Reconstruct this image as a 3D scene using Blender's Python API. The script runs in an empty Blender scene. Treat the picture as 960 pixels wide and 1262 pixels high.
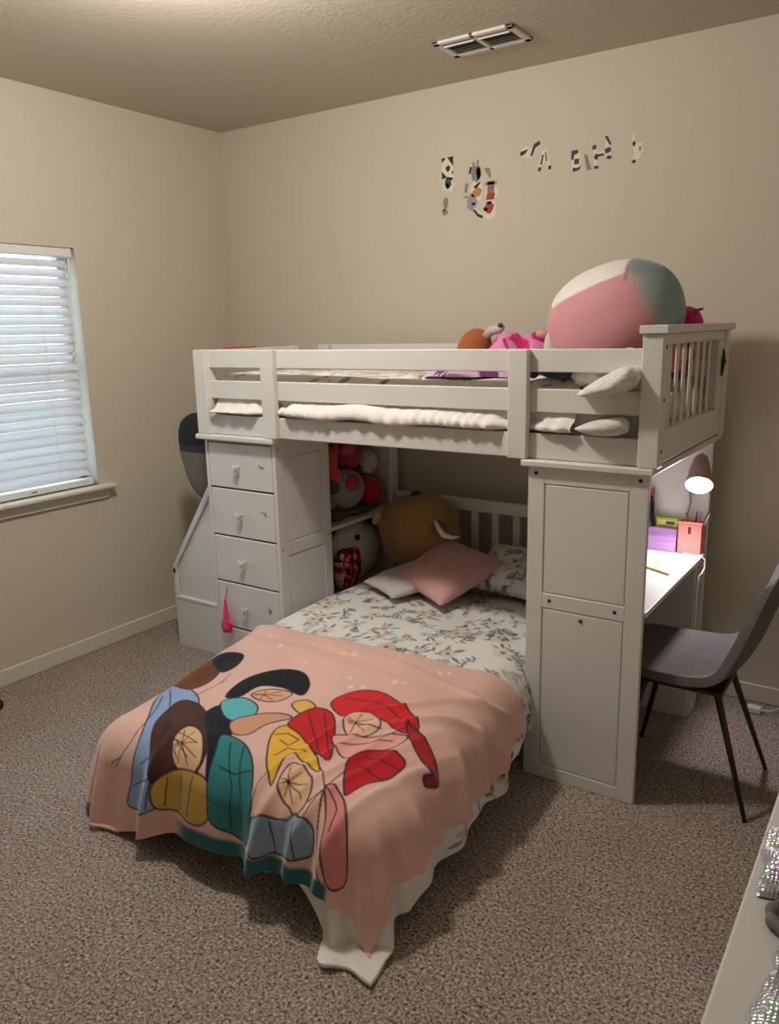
import bpy, bmesh, math, random
import numpy as np
from mathutils import Vector, Matrix

# ------------------------------------------------------------------ camera, world, lights, exposure
scn = bpy.context.scene
COL = scn.collection
scn.view_settings.view_transform = 'Standard'
scn.view_settings.look = 'None'
scn.view_settings.gamma = 1.0
scn.view_settings.use_curve_mapping = False
scn.view_settings.exposure = 0.0

cam = bpy.data.cameras.new('camera')
cam.sensor_fit = 'VERTICAL'
cam.sensor_height = 36.0
cam.lens = 980.27 / 1262 * 36.0
cam.clip_start = 0.02
cam_o = bpy.data.objects.new('camera', cam)
COL.objects.link(cam_o)
RT = Vector((0.82940567, 0.55825449, -0.02093233))
UP = Vector((-0.10886605, 0.1982679, 0.97408317))
FW = Vector((-0.54793651, 0.80563128, -0.22521948))
M = Matrix((RT, UP, -FW)).transposed().to_4x4()
M.translation = Vector((3.535852, -3.558294, 1.633692))
cam_o.matrix_world = M
scn.camera = cam_o

world = bpy.data.worlds.new('evening_sky')
scn.world = world
world.use_nodes = True
wbg = world.node_tree.nodes['Background']
wbg.inputs[0].default_value = (0.60, 0.83, 1.0, 1)
wbg.inputs[1].default_value = 4.6

def light(name, kind, loc, power, color, size=None, aim=None, spread=None):
    l = bpy.data.lights.new(name, kind)
    l.energy = power
    l.color = color
    if kind == 'AREA':
        l.shape = 'DISK'
        l.size = size
        if spread:
            l.spread = spread
    elif size:
        l.shadow_soft_size = size
    o = bpy.data.objects.new(name, l)
    o.location = loc
    if aim is not None:
        o.rotation_euler = (Vector(aim) - Vector(loc)).to_track_quat('-Z', 'Y').to_euler()
    COL.objects.link(o)
    return o

# the flush ceiling lamp of the room (above the picture)
light('ceiling_lamp_light', 'POINT', (1.62, -1.82, 2.61), 77, (1.0, 0.945, 0.865), 0.09)
# bulb of the small desk lamp
bulb = light('desk_lamp_bulb', 'SPOT', (2.82, -0.352, 0.962), 14, (1.0, 0.93, 0.97), 0.03, aim=(2.80, -1.092, 0.30))
bulb.data.spot_size = math.radians(165)
bulb.data.spot_blend = 0.6

# ------------------------------------------------------------------ colours and materials
def lin(h):
    h = h.lstrip('#')
    out = []
    for i in (0, 2, 4):
        c = int(h[i:i+2], 16) / 255
        out.append(c / 12.92 if c <= 0.04045 else ((c + 0.055) / 1.055) ** 2.4)
    return tuple(out)

def nodes(name):
    m = bpy.data.materials.new(name)
    m.use_nodes = True
    nt = m.node_tree
    return m, nt, nt.nodes['Principled BSDF']

def mat(name, hexc, rough=0.6, metal=0.0, bump=None, vary=None, sheen=0.0, spec=None):
    """plain surface; bump = (scale, strength, distance); vary = (scale, amount)"""
    m, nt, b = nodes(name)
    c = lin(hexc)
    b.inputs['Base Color'].default_value = (*c, 1)
    b.inputs['Roughness'].default_value = rough
    b.inputs['Metallic'].default_value = metal
    if spec is not None:
        b.inputs['Specular IOR Level'].default_value = spec
    if sheen:
        b.inputs['Sheen Weight'].default_value = sheen
        b.inputs['Sheen Roughness'].default_value = 0.5
    tc = nt.nodes.new('ShaderNodeTexCoord')
    if vary:
        n = nt.nodes.new('ShaderNodeTexNoise')
        n.inputs['Scale'].default_value = vary[0]
        n.inputs['Detail'].default_value = 4
        nt.links.new(tc.outputs['Object'], n.inputs['Vector'])
        r = nt.nodes.new('ShaderNodeValToRGB')
        k = vary[1]
        r.color_ramp.elements[0].position = 0.3
        r.color_ramp.elements[1].position = 0.7
        r.color_ramp.elements[0].color = (*[x * (1 - k) for x in c], 1)
        r.color_ramp.elements[1].color = (*[min(1, x * (1 + k)) for x in c], 1)
        nt.links.new(n.outputs['Fac'], r.inputs['Fac'])
        nt.links.new(r.outputs['Color'], b.inputs['Base Color'])
    if bump:
        n = nt.nodes.new('ShaderNodeTexNoise')
        n.inputs['Scale'].default_value = bump[0]
        n.inputs['Detail'].default_value = 3
        nt.links.new(tc.outputs['Object'], n.inputs['Vector'])
        bp = nt.nodes.new('ShaderNodeBump')
        bp.inputs['Strength'].default_value = bump[1]
        bp.inputs['Distance'].default_value = bump[2]
        nt.links.new(n.outputs['Fac'], bp.inputs['Height'])
        nt.links.new(bp.outputs['Normal'], b.inputs['Normal'])
    return m

def painted(name, rough=0.85, sheen=0.0, bump=None):
    """cloth whose printed pattern is stored as a colour attribute of the cloth"""
    m, nt, b = nodes(name)
    a = nt.nodes.new('ShaderNodeAttribute')
    a.attribute_name = 'print'
    nt.links.new(a.outputs['Color'], b.inputs['Base Color'])
    b.inputs['Roughness'].default_value = rough
    b.inputs['Specular IOR Level'].default_value = 0.2
    if sheen:
        b.inputs['Sheen Weight'].default_value = sheen
        b.inputs['Sheen Roughness'].default_value = 0.4
    if bump:
        tc = nt.nodes.new('ShaderNodeTexCoord')
        n = nt.nodes.new('ShaderNodeTexNoise')
        n.inputs['Scale'].default_value = bump[0]
        n.inputs['Detail'].default_value = 3
        nt.links.new(tc.outputs['Object'], n.inputs['Vector'])
        bp = nt.nodes.new('ShaderNodeBump')
        bp.inputs['Strength'].default_value = bump[1]
        bp.inputs['Distance'].default_value = bump[2]
        nt.links.new(n.outputs['Fac'], bp.inputs['Height'])
        nt.links.new(bp.outputs['Normal'], b.inputs['Normal'])
    return m

def carpet_material():
    m, nt, b = nodes('speckled_carpet')
    N, L = nt.nodes.new, nt.links.new
    tc = N('ShaderNodeTexCoord')
    v = N('ShaderNodeTexVoronoi')
    v.inputs['Scale'].default_value = 135
    v.inputs['Randomness'].default_value = 1
    n0 = N('ShaderNodeTexNoise'); n0.inputs['Scale'].default_value = 60; n0.inputs['Detail'].default_value = 2
    mixv = N('ShaderNodeVectorMath'); mixv.operation = 'MULTIPLY_ADD'
    mixv.inputs[1].default_value = (0.02, 0.02, 0.02)
    L(tc.outputs['Object'], n0.inputs['Vector'])
    L(n0.outputs['Color'], mixv.inputs[0])
    L(tc.outputs['Object'], mixv.inputs[2])
    L(mixv.outputs[0], v.inputs['Vector'])
    bw = N('ShaderNodeTexNoise'); bw.inputs['Scale'].default_value = 118; bw.inputs['Detail'].default_value = 4; bw.inputs['Roughness'].default_value = 0.72; bw.inputs['Distortion'].default_value = 0.4
    L(tc.outputs['Object'], bw.inputs['Vector'])
    r = N('ShaderNodeValToRGB')
    cr = r.color_ramp
    cr.elements[0].position = 0.38; cr.elements[0].color = (*lin('#352b26'), 1)
    cr.elements[1].position = 0.66; cr.elements[1].color = (*lin('#d8cbc1'), 1)
    e = cr.elements.new(0.45); e.color = (*lin('#86776e'), 1)
    e = cr.elements.new(0.56); e.color = (*lin('#a89a91'), 1)
    L(bw.outputs['Fac'], r.inputs['Fac'])
    n1 = N('ShaderNodeTexNoise'); n1.inputs['Scale'].default_value = 3.2; n1.inputs['Detail'].default_value = 3
    L(tc.outputs['Object'], n1.inputs['Vector'])
    mr = N('ShaderNodeMapRange'); mr.inputs['To Min'].default_value = 0.82; mr.inputs['To Max'].default_value = 1.18
    L(n1.outputs['Fac'], mr.inputs['Value'])
    mu = N('ShaderNodeMixRGB'); mu.blend_type = 'MULTIPLY'; mu.inputs['Fac'].default_value = 1
    L(r.outputs['Color'], mu.inputs['Color1']); L(mr.outputs[0], mu.inputs['Color2'])
    L(mu.outputs[0], b.inputs['Base Color'])
    b.inputs['Roughness'].default_value = 1
    b.inputs['Specular IOR Level'].default_value = 0.05
    b.inputs['Sheen Weight'].default_value = 0.15
    n2 = N('ShaderNodeTexNoise'); n2.inputs['Scale'].default_value = 118; n2.inputs['Detail'].default_value = 2
    L(tc.outputs['Object'], n2.inputs['Vector'])
    ad = N('ShaderNodeMath'); ad.operation = 'ADD'
    L(n2.outputs['Fac'], ad.inputs[0]); ad.inputs[1].default_value = 0
    bp = N('ShaderNodeBump'); bp.inputs['Strength'].default_value = 0.7; bp.inputs['Distance'].default_value = 0.008
    L(ad.outputs[0], bp.inputs['Height']); L(bp.outputs['Normal'], b.inputs['Normal'])
    return m

def iridescent_material():
    """holographic foil: rows of small facets in shifting colours"""
    m, nt, b = nodes('holographic_foil')
    N, L = nt.nodes.new, nt.links.new
    tc = N('ShaderNodeTexCoord')
    v = N('ShaderNodeTexVoronoi'); v.inputs['Scale'].default_value = 170; v.inputs['Randomness'].default_value = 0.25
    L(tc.outputs['Object'], v.inputs['Vector'])
    n = N('ShaderNodeTexNoise'); n.inputs['Scale'].default_value = 22; n.inputs['Detail'].default_value = 3
    L(tc.outputs['Object'], n.inputs['Vector'])
    r = N('ShaderNodeValToRGB'); cr = r.color_ramp
    cr.elements[0].position = 0.25; cr.elements[0].color = (*lin('#aab8d6'), 1)
    cr.elements[1].position = 0.8; cr.elements[1].color = (*lin('#e2cdb6'), 1)
    for p, c in ((0.4, '#c9c4d6'), (0.5, '#d5d5d2'), (0.6, '#b9cfc4'), (0.68, '#c7bdd9')):
        e = cr.elements.new(p); e.color = (*lin(c), 1)
    L(n.outputs['Fac'], r.inputs['Fac'])
    mx = N('ShaderNodeMixRGB'); mx.blend_type = 'OVERLAY'; mx.inputs['Fac'].default_value = 0.12
    L(r.outputs['Color'], mx.inputs['Color1']); L(v.outputs['Color'], mx.inputs['Color2'])
    L(mx.outputs[0], b.inputs['Base Color'])
    b.inputs['Metallic'].default_value = 0.65
    b.inputs['Roughness'].default_value = 0.28
    bp = N('ShaderNodeBump'); bp.inputs['Strength'].default_value = 0.7; bp.inputs['Distance'].default_value = 0.003
    L(v.outputs['Distance'], bp.inputs['Height']); L(bp.outputs['Normal'], b.inputs['Normal'])
    return m

def glass_material():
    m, nt, b = nodes('window_glass')
    b.inputs['Base Color'].default_value = (0.95, 0.98, 1, 1)
    b.inputs['Roughness'].default_value = 0.0
    b.inputs['Transmission Weight'].default_value = 1.0
    b.inputs['IOR'].default_value = 1.05
    return m

def slat_material():
    m, nt, b = nodes('blind_slat_plastic')
    b.inputs['Base Color'].default_value = (*lin('#e6e4e2'), 1)
    b.inputs['Roughness'].default_value = 0.45
    tr = nt.nodes.new('ShaderNodeBsdfTranslucent'); tr.inputs['Color'].default_value = (*lin('#dfe2e8'), 1)
    mx = nt.nodes.new('ShaderNodeMixShader'); mx.inputs['Fac'].default_value = 0.18
    out = nt.nodes['Material Output']
    nt.links.new(b.outputs[0], mx.inputs[1]); nt.links.new(tr.outputs[0], mx.inputs[2])
    nt.links.new(mx.outputs[0], out.inputs['Surface'])
    return m

def emission_material(name, col, strength):
    m, nt, b = nodes(name)
    b.inputs['Base Color'].default_value = (*col, 1)
    b.inputs['Emission Color'].default_value = (*col, 1)
    b.inputs['Emission Strength'].default_value = strength
    return m

WALL = mat('beige_textured_paint', '#cbc1b0', 0.75, bump=(95, 0.35, 0.004))
CEIL = mat('beige_ceiling_paint', '#c6bcab', 0.9, bump=(60, 0.45, 0.005))
CARPET = carpet_material()
TRIM = mat('white_trim_paint', '#d6cfbf', 0.45)
WOOD = mat('white_lacquered_board', '#d8d5d1', 0.42, bump=(8, 0.02, 0.001))
DARK = mat('dark_hole', '#2a1f1c', 0.6)
SCREWC = mat('beige_screw_cap', '#8d8276', 0.5)
KNOB = mat('white_glazed_knob', '#f2f0ec', 0.2)
METALW = mat('white_enamelled_metal', '#d8d3ca', 0.4)
VENTD = mat('duct_shade', '#2e2b28', 0.8)
LOUV = mat('grey_louver', '#8d8880', 0.5)
SLAT = slat_material()
GLASS = glass_material()
VINYL = mat('white_vinyl_frame', '#e2e2e0', 0.4)

# ------------------------------------------------------------------ mesh helpers
def finish(bm, name, material, parent=None, smooth=False, origin=None, mods=()):
    me = bpy.data.meshes.new(name)
    if origin is not None:
        bmesh.ops.translate(bm, verts=bm.verts, vec=-Vector(origin))
    bmesh.ops.recalc_face_normals(bm, faces=bm.faces)
    bm.to_mesh(me)
    bm.free()
    if smooth:
        me.polygons.foreach_set('use_smooth', [True] * len(me.polygons))
    mats = material if isinstance(material, (list, tuple)) else [material]
    for m in mats:
        me.materials.append(m)
    o = bpy.data.objects.new(name, me)
    COL.objects.link(o)
    if parent is not None:
        o.parent = parent
    elif origin is not None:
        o.location = origin
    for kind, kw in mods:
        md = o.modifiers.new(kind.lower(), kind)
        for k, v in kw.items():
            setattr(md, k, v)
    return o

class MB:
    def __init__(self):
        self.bm = bmesh.new()
        self.mi = 0
    def _merge(self, sub, mtx=None):
        if mtx is not None:
            bmesh.ops.transform(sub, matrix=mtx, verts=sub.verts)
        for f in sub.faces:
            f.material_index = self.mi
        me = bpy.data.meshes.new('tmp')
        sub.to_mesh(me); sub.free()
        self.bm.from_mesh(me)
        bpy.data.meshes.remove(me)
        return self
    def box(self, x0, x1, y0, y1, z0, z1, bev=0.003, mtx=None, seg=1):
        s = bmesh.new()
        bmesh.ops.create_cube(s, size=1)
        for v in s.verts:
            v.co = Vector(((x0 + x1) / 2 + v.co.x * (x1 - x0), (y0 + y1) / 2 + v.co.y * (y1 - y0), (z0 + z1) / 2 + v.co.z * (z1 - z0)))
        if bev:
            bmesh.ops.bevel(s, geom=s.edges[:], offset=bev, segments=seg, profile=0.5, affect='EDGES')
        return self._merge(s, mtx)
    def prism(self, pts, axis, a, b, bev=0.0, mtx=None):
        """polygon pts in the plane normal to axis ('x','y','z'), swept from a to b"""
        s = bmesh.new()
        def mk(p, q):
            return {'x': (q, p[0], p[1]), 'y': (p[0], q, p[1]), 'z': (p[0], p[1], q)}[axis]
        v0 = [s.verts.new(mk(p, a)) for p in pts]
        v1 = [s.verts.new(mk(p, b)) for p in pts]
        s.faces.new(v0); s.faces.new(v1[::-1])
        n = len(pts)
        for i in range(n):
            s.faces.new((v0[i], v0[(i + 1) % n], v1[(i + 1) % n], v1[i]))
        bmesh.ops.recalc_face_normals(s, faces=s.faces)
        if bev:
            bmesh.ops.bevel(s, geom=s.edges[:], offset=bev, segments=2, profile=0.5, affect='EDGES')
        return self._merge(s, mtx)
    def tube(self, path, rad, seg=10, caps=True, mtx=None):
        s = bmesh.new()
        P = [Vector(p) for p in path]
        R = rad if isinstance(rad, (list, tuple)) else [rad] * len(P)
        rings = []
        up = None
        for i, p in enumerate(P):
            d = (P[min(i + 1, len(P) - 1)] - P[max(i - 1, 0)]).normalized()
            if up is None:
                up = Vector((0, 0, 1)) if abs(d.z) < 0.9 else Vector((1, 0, 0))
            side = d.cross(up).normalized()
            up = side.cross(d).normalized()
            rings.append([s.verts.new(p + R[i] * (math.cos(t) * side + math.sin(t) * up)) for t in [2 * math.pi * k / seg for k in range(seg)]])
        for a, b in zip(rings, rings[1:]):
            for k in range(seg):
                s.faces.new((a[k], a[(k + 1) % seg], b[(k + 1) % seg], b[k]))
        if caps:
            s.faces.new(rings[0][::-1]); s.faces.new(rings[-1])
        return self._merge(s, mtx)
    def lathe(self, prof, seg=24, mtx=None):
        """prof = [(radius, height)] around local z"""
        s = bmesh.new()
        rings = []
        for r, z in prof:
            if r < 1e-6:
                rings.append([s.verts.new((0, 0, z))])
            else:
                rings.append([s.verts.new((r * math.cos(2 * math.pi * k / seg), r * math.sin(2 * math.pi * k / seg), z)) for k in range(seg)])
        for a, b in zip(rings, rings[1:]):
            for k in range(seg):
                if len(a) == 1 and len(b) == 1:
                    continue
                if len(a) == 1:
                    s.faces.new((a[0], b[(k + 1) % seg], b[k]))
                elif len(b) == 1:
                    s.faces.new((a[k], a[(k + 1) % seg], b[0]))
                else:
                    s.faces.new((a[k], a[(k + 1) % seg], b[(k + 1) % seg], b[k]))
        return self._merge(s, mtx)
    def ball(self, c, r, sub=3, fn=None, rot=None):
        """ellipsoid; fn(unit_vector) -> radial factor"""
        s = bmesh.new()
        bmesh.ops.create_icosphere(s, subdivisions=sub, radius=1)
        r = r if isinstance(r, (list, tuple)) else (r, r, r)
        for v in s.verts:
            n = v.co.normalized()
            k = fn(n) if fn else 1
            v.co = Vector((n.x * r[0] * k, n.y * r[1] * k, n.z * r[2] * k))
        m = Matrix.Translation(c)
        if rot is not None:
            m = m @ rot
        return self._merge(s, m)
    def build(self, name, material, parent=None, smooth=False, origin=None, mods=()):
        o = origin
        if parent is not None and o is None:
            o = parent.location.copy()
        return finish(self.bm, name, material, parent, smooth, o, mods)

def tag(o, label=None, cat=None, group=None, kind=None):
    if label: o['label'] = label
    if cat: o['category'] = cat
    if group: o['group'] = group
    if kind: o['kind'] = kind
    return o

def thing(name, loc, label, cat, group=None, rz=0):
    o = bpy.data.objects.new(name, None)
    o.empty_display_size = 0.05
    o.location = loc
    o.rotation_euler = (0, 0, rz)
    COL.objects.link(o)
    return tag(o, label, cat, group)

def grid_object(name, X, Y, Z, material, parent=None, origin=None, colors=None, mods=(), wrap=False):
    """smooth surface over 2-D arrays of coordinates, optional printed colours"""
    nu, nv = X.shape
    o = np.array(origin if origin is not None else (parent.location if parent is not None else (0, 0, 0)), float)
    co = np.stack([X - o[0], Y - o[1], Z - o[2]], -1).reshape(-1, 3)
    I = np.arange(nu * nv).reshape(nu, nv)
    if wrap:
        J = np.vstack([I, I[:1]])
    else:
        J = I
    q = np.stack([J[:-1, :-1], J[1:, :-1], J[1:, 1:], J[:-1, 1:]], -1).reshape(-1, 4)
    me = bpy.data.meshes.new(name)
    me.vertices.add(len(co)); me.vertices.foreach_set('co', co.ravel())
    me.loops.add(q.size); me.loops.foreach_set('vertex_index', q.ravel().astype(np.int32))
    me.polygons.add(len(q))
    me.polygons.foreach_set('loop_start', (np.arange(len(q)) * 4).astype(np.int32))
    me.polygons.foreach_set('loop_total', np.full(len(q), 4, np.int32))
    me.polygons.foreach_set('use_smooth', np.ones(len(q), bool))
    me.update(calc_edges=True)
    me.validate()
    if colors is not None:
        a = me.color_attributes.new('print', 'FLOAT_COLOR', 'POINT')
        c = np.ones((len(co), 4)); c[:, :3] = colors.reshape(-1, 3)
        a.data.foreach_set('color', c.ravel())
    me.materials.append(material)
    ob = bpy.data.objects.new(name, me)
    COL.objects.link(ob)
    if parent is not None:
        ob.parent = parent
    else:
        ob.location = o
    for kind, kw in mods:
        md = ob.modifiers.new(kind.lower(), kind)
        for k, v in kw.items():
            setattr(md, k, v)
    return ob

def paint_mesh(o, fn):
    """fn(local coords Nx3) -> linear colours Nx3, stored as the printed colour"""
    me = o.data
    n = len(me.vertices)
    co = np.empty(n * 3); me.vertices.foreach_get('co', co)
    a = me.color_attributes.new('print', 'FLOAT_COLOR', 'POINT')
    c = np.ones((n, 4)); c[:, :3] = fn(co.reshape(-1, 3))
    a.data.foreach_set('color', c.ravel())

def wob(x, y, seed, scale, octaves=3):
    """smooth pseudo-random field in about -1..1"""
    r = np.random.RandomState(seed)
    out = 0 * x; amp = 1; tot = 0
    for o in range(octaves):
        for k in range(4):
            a = r.uniform(0, 2 * np.pi); f = scale * (2 ** o) * r.uniform(0.7, 1.3)
            out = out + amp * np.sin(f * (np.cos(a) * x + np.sin(a) * y) + r.uniform(0, 6.28))
        tot += amp * 2; amp *= 0.5
    return out / tot

def sstep(a, b, x):
    t = np.clip((x - a) / (b - a), 0, 1)
    return t * t * (3 - 2 * t)

# ------------------------------------------------------------------ the room
RX, FY, H = 4.05, -4.5, 2.742
def structure(mb, name, material):
    return tag(mb.build(name, material), kind='structure')

m = MB(); m.box(-0.15, RX + 0.15, FY - 0.15, 0.15, -0.12, 0.0, 0); structure(m, 'floor', CARPET)
m = MB(); m.box(-0.15, RX + 0.15, FY - 0.15, 0.15, H, H + 0.12, 0); structure(m, 'ceiling', CEIL)
m = MB(); m.box(-0.15, RX + 0.15, 0, 0.15, 0, H, 0); structure(m, 'wall_back', WALL)
m = MB(); m.box(RX, RX + 0.15, FY, 0, 0, H, 0); structure(m, 'wall_right', WALL)
m = MB(); m.box(-0.15, RX + 0.15, FY - 0.15, FY, 0, H, 0); structure(m, 'wall_front', WALL)
WY0, WY1, WZ0, WZ1 = -2.52, -1.043, 0.875, 2.045
m = MB()
m.box(-0.15, 0, FY, WY0, 0, H, 0); m.box(-0.15, 0, WY1, 0, 0, H, 0)
m.box(-0.15, 0, WY0, WY1, 0, WZ0, 0); m.box(-0.15, 0, WY0, WY1, WZ1, H, 0)
structure(m, 'wall_left', WALL)

def baseboard(name, x0, x1, y0, y1):
    m = MB(); m.box(x0, x1, y0, y1, 0, 0.082, 0.004)
    structure(m, name, TRIM)
baseboard('baseboard_left', 0, 0.014, FY, 0)
baseboard('baseboard_back', 0.014, RX - 0.014, -0.014, 0)
baseboard('baseboard_right', RX - 0.014, RX, FY, 0)
baseboard('baseboard_front', 0.014, RX - 0.014, FY, FY + 0.014)

# unseen lamp pan, added to keep the lamp's upward rays off the ceiling
m = MB(); m.lathe([(0, 2.665), (0.150, 2.665), (0.160, 2.675), (0.160, 2.735), (0.150, H), (0, H)], 40, Matrix.Translation((1.62, -1.82, 0)))
structure(m, 'added_lamp_pan', METALW)

# window with its frame, glass and sill
win = bpy.data.objects.new('window_1', None); win.location = (-0.1, (WY0 + WY1) / 2, WZ0); COL.objects.link(win)
tag(win, kind='structure')
m = MB()
m.box(-0.135, -0.085, WY0, WY0 + 0.045, WZ0, WZ1); m.box(-0.135, -0.085, WY1 - 0.045, WY1, WZ0, WZ1)
m.box(-0.135, -0.085, WY0, WY1, WZ1 - 0.045, WZ1); m.box(-0.135, -0.085, WY0, WY1, WZ0, WZ0 + 0.05)
m.box(-0.128, -0.09, WY0, WY1, 1.44, 1.49)
m.build('window_frame', VINYL, win)
m = MB(); m.box(-0.113, -0.109, WY0 + 0.03, WY1 - 0.03, WZ0 + 0.03, WZ1 - 0.03, 0); m.build('window_glass', GLASS, win)
m = MB(); m.box(-0.085, 0.062, WY0 - 0.08, -0.968, 0.853, 0.875, 0.006); m.box(0.0, 0.018, WY0 - 0.05, -0.995, 0.80, 0.853, 0.004)
structure(m, 'trim_1', TRIM)

# horizontal blind inside the window recess
bl = thing('window_blind', (-0.03, -1.8, WZ1), 'white horizontal slat blind lowered over the window in the left wall', 'blind')
m = MB(); m.box(-0.062, -0.004, WY0 + 0.012, WY1 - 0.012, WZ1 - 0.045, WZ1 - 0.002, 0.004); m.build('headrail', VINYL, bl)
m = MB()
zs = np.arange(WZ1 - 0.075, 0.945, -0.0445)
for i, z in enumerate(zs):
    ang = math.radians(54 + 3 * math.sin(i * 2.1) - (9 if i < 2 else 0))
    mt = Matrix.Translation((-0.034, 0, z)) @ Matrix.Rotation(ang, 4, 'Y')
    m.box(-0.0245, 0.0245, WY0 + 0.02, WY1 - 0.028, -0.0014, 0.0014, 0, mt)
m.build('slats', SLAT, bl)
m = MB(); m.box(-0.058, -0.004, WY0 + 0.02, WY1 - 0.020, 0.8765, 0.912, 0.005); m.build('bottom_rail', VINYL, bl)
m = MB(); m.box(-0.006, -0.0025, -1.415, -1.385, 0.892, 0.899, 0.001); m.build('rail_plug', mat('brass_plug', '#8c7a4a', 0.4), bl)
CORD = mat('white_cord', '#e8e8ea', 0.6)
for yy in (-1.25, -1.62, -2.0, -2.32):
    m = MB(); m.tube([(-0.0025, yy, WZ1 - 0.04), (-0.0025, yy, 0.94)], 0.0013, 6); m.tube([(-0.064, yy, WZ1 - 0.04), (-0.064, yy, 0.94)], 0.0013, 6)
    m.build('ladder_cord', CORD, bl)
m = MB(); m.tube([(0.004, -1.105, WZ1 - 0.05), (0.005, -1.104, 1.55)], 0.002, 6); m.lathe([(0, -0.025), (0.007, -0.02), (0.004, 0)], 10, Matrix.Translation((0.005, -1.104, 1.55)))
m.build('pull_cord', CORD, bl, True)
m = MB(); m.tube([(0.004, -1.085, WZ1 - 0.05), (0.0045, -1.085, 1.93)], 0.003, 6); m.build('tilt_wand', CORD, bl)

# ceiling register
vt = thing('ceiling_vent', (1.905, -0.435, H), 'white metal air vent with two louvered halves set in the ceiling', 'vent')
m = MB()
x0, x1, y0, y1 = 1.73, 2.08, -0.535, -0.335
zb, ztp = H - 0.012, H - 0.0005
m.box(x0, x1, y0, y0 + 0.03, zb, ztp, 0.003); m.box(x0, x1, y1 - 0.03, y1, zb, ztp, 0.003)
m.box(x0, x0 + 0.03, y0, y1, zb, ztp, 0.003); m.box(x1 - 0.03, x1, y0, y1, zb, ztp, 0.003)
m.box(1.895, 1.915, y0, y1, zb, ztp, 0.003)
m.build('frame', METALW, vt)
m = MB(); m.box(x0 + 0.02, x1 - 0.02, y0 + 0.02, y1 - 0.02, H - 0.0028, H - 0.0004, 0); m.build('duct_shade_plate', VENTD, vt)  # flat dark plate standing in for the shade inside the duct
for a, b in ((x0 + 0.03, 1.895), (1.915, x1 - 0.03)):
    m = MB()
    for k in range(6):
        yy = y0 + 0.042 + k * 0.023
        mt = Matrix.Translation((0, yy, H - 0.008)) @ Matrix.Rotation(math.radians(28), 4, 'X')
        m.box(a, b, -0.0055, 0.0055, -0.0008, 0.0008, 0, mt)
    m.build('louvers', LOUV, vt)
    m = MB(); m.box(a, b, y0 + 0.045, y0 + 0.052, zb - 0.004, zb + 0.004, 0.001); m.build('cross_bar', METALW, vt)

# ------------------------------------------------------------------ loft bed
loft = thing('loft_bed', (1.83, -0.6, 1.187), 'white wooden loft bed frame with slatted rails standing on the drawer chest and the desk', 'bed')
def lp(name, boxes, mt=WOOD, label=None):
    m = MB()
    for b in boxes:
        m.box(*b)
    o = m.build(name, mt, loft)
    if label: o['label'] = label
    return o
YF, YB = -1.05, -0.15
for z0, z1 in ((1.48, 1.556), (1.347, 1.425), (1.18, 1.275)):
    lp('front_rail', [(0.88, 2.80, YF, YF + 0.022, z0 if z0 > 1.2 else 1.188, z1)])
    lp('back_rail', [(0.88, 2.80, YB - 0.022, YB, z0 if z0 > 1.2 else 1.188, z1)])
for a, b, zt in ((0.815, 0.886, 1.558), (1.21, 1.282, 1.557), (2.344, 2.415, 1.555)):
    lp('post', [(a, b, -1.078, -1.05 if a > 1 else -1.008, 1.188, zt)])
lp('post', [(2.793, 2.857, -1.078, -1.02, 1.188, 1.60)])
lp('post', [(2.793, 2.857, -0.20, -0.14, 1.188, 1.60)])
lp('post', [(0.815, 0.886, -0.20, -0.14, 1.188, 1.558)])
lp('post', [(0.820, 0.852, -0.45, -0.40, 1.188, 1.558)])
for z0, z1 in ((1.48, 1.556), (1.347, 1.425), (1.188, 1.275)):
    lp('left_rail', [(0.820, 0.845, -1.008, -0.45 if z0 > 1.2 else -0.2, z0, z1)])
lp('end_panel', [(2.805, 2.85, -1.02, -0.20, 1.195, 1.30), (2.808, 2.85, -1.02, -0.20, 1.565, 1.60), (2.808, 2.85, -1.02, -0.985, 1.30, 1.565), (2.808, 2.85, -0.29, -0.20, 1.30, 1.565)])
lp('cap_rail', [(2.785, 2.872, -1.090, -0.13, 1.60, 1.626)])
for k in range(7):
    yy = -0.915 + k * 0.0895
    lp('slat', [(2.829, 2.837, yy - 0.014, yy + 0.014, 1.29, 1.575)])
lp('mattress_base', [(0.86, 2.80, -1.025, -0.18, 1.192, 1.21)])
for z in (1.56, 1.40, 1.24):
    m = MB(); m.lathe([(0, 0.0012), (0.006, 0.001), (0.0065, 0)], 12, Matrix.Translation((2.8575, -1.045, z)) @ Matrix.Rotation(math.pi / 2, 4, 'Y'))
    m.build('screw', DARK, loft)

# ------------------------------------------------------------------ boards with routed fields
def routed_panel(mb, a0, a1, z0, z1, fields, plane, face, thick, out):
    """upright board in plane 'x' or 'y' (its visible face at coordinate face, facing -y or +x); fields = z-ranges of raised panels"""
    side = 0.06
    def bx(p0, p1, q0, q1, d0, d1, bev=0.002):
        lo, hi = sorted((face - out * d0, face - out * d1))
        if plane == 'y':
            mb.box(p0, p1, lo, hi, q0, q1, bev)
        else:
            mb.box(lo, hi, p0, p1, q0, q1, bev)
    bx(a0, a1, z0, z1, 0.006, thick, 0.001)
    bx(a0, a0 + side, z0, z1, 0, 0.0085); bx(a1 - side, a1, z0, z1, 0, 0.0085)
    zz = z0
    for f0, f1 in fields:
        bx(a0 + side - 0.001, a1 - side + 0.001, zz, f0, 0, 0.0085)
        bx(a0 + side + 0.004, a1 - side - 0.004, f0 + 0.004, f1 - 0.004, 0.0015, 0.0085, 0.0025)
        zz = f1
    bx(a0 + side - 0.001, a1 - side + 0.001, zz, z1, 0, 0.0085)

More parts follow.
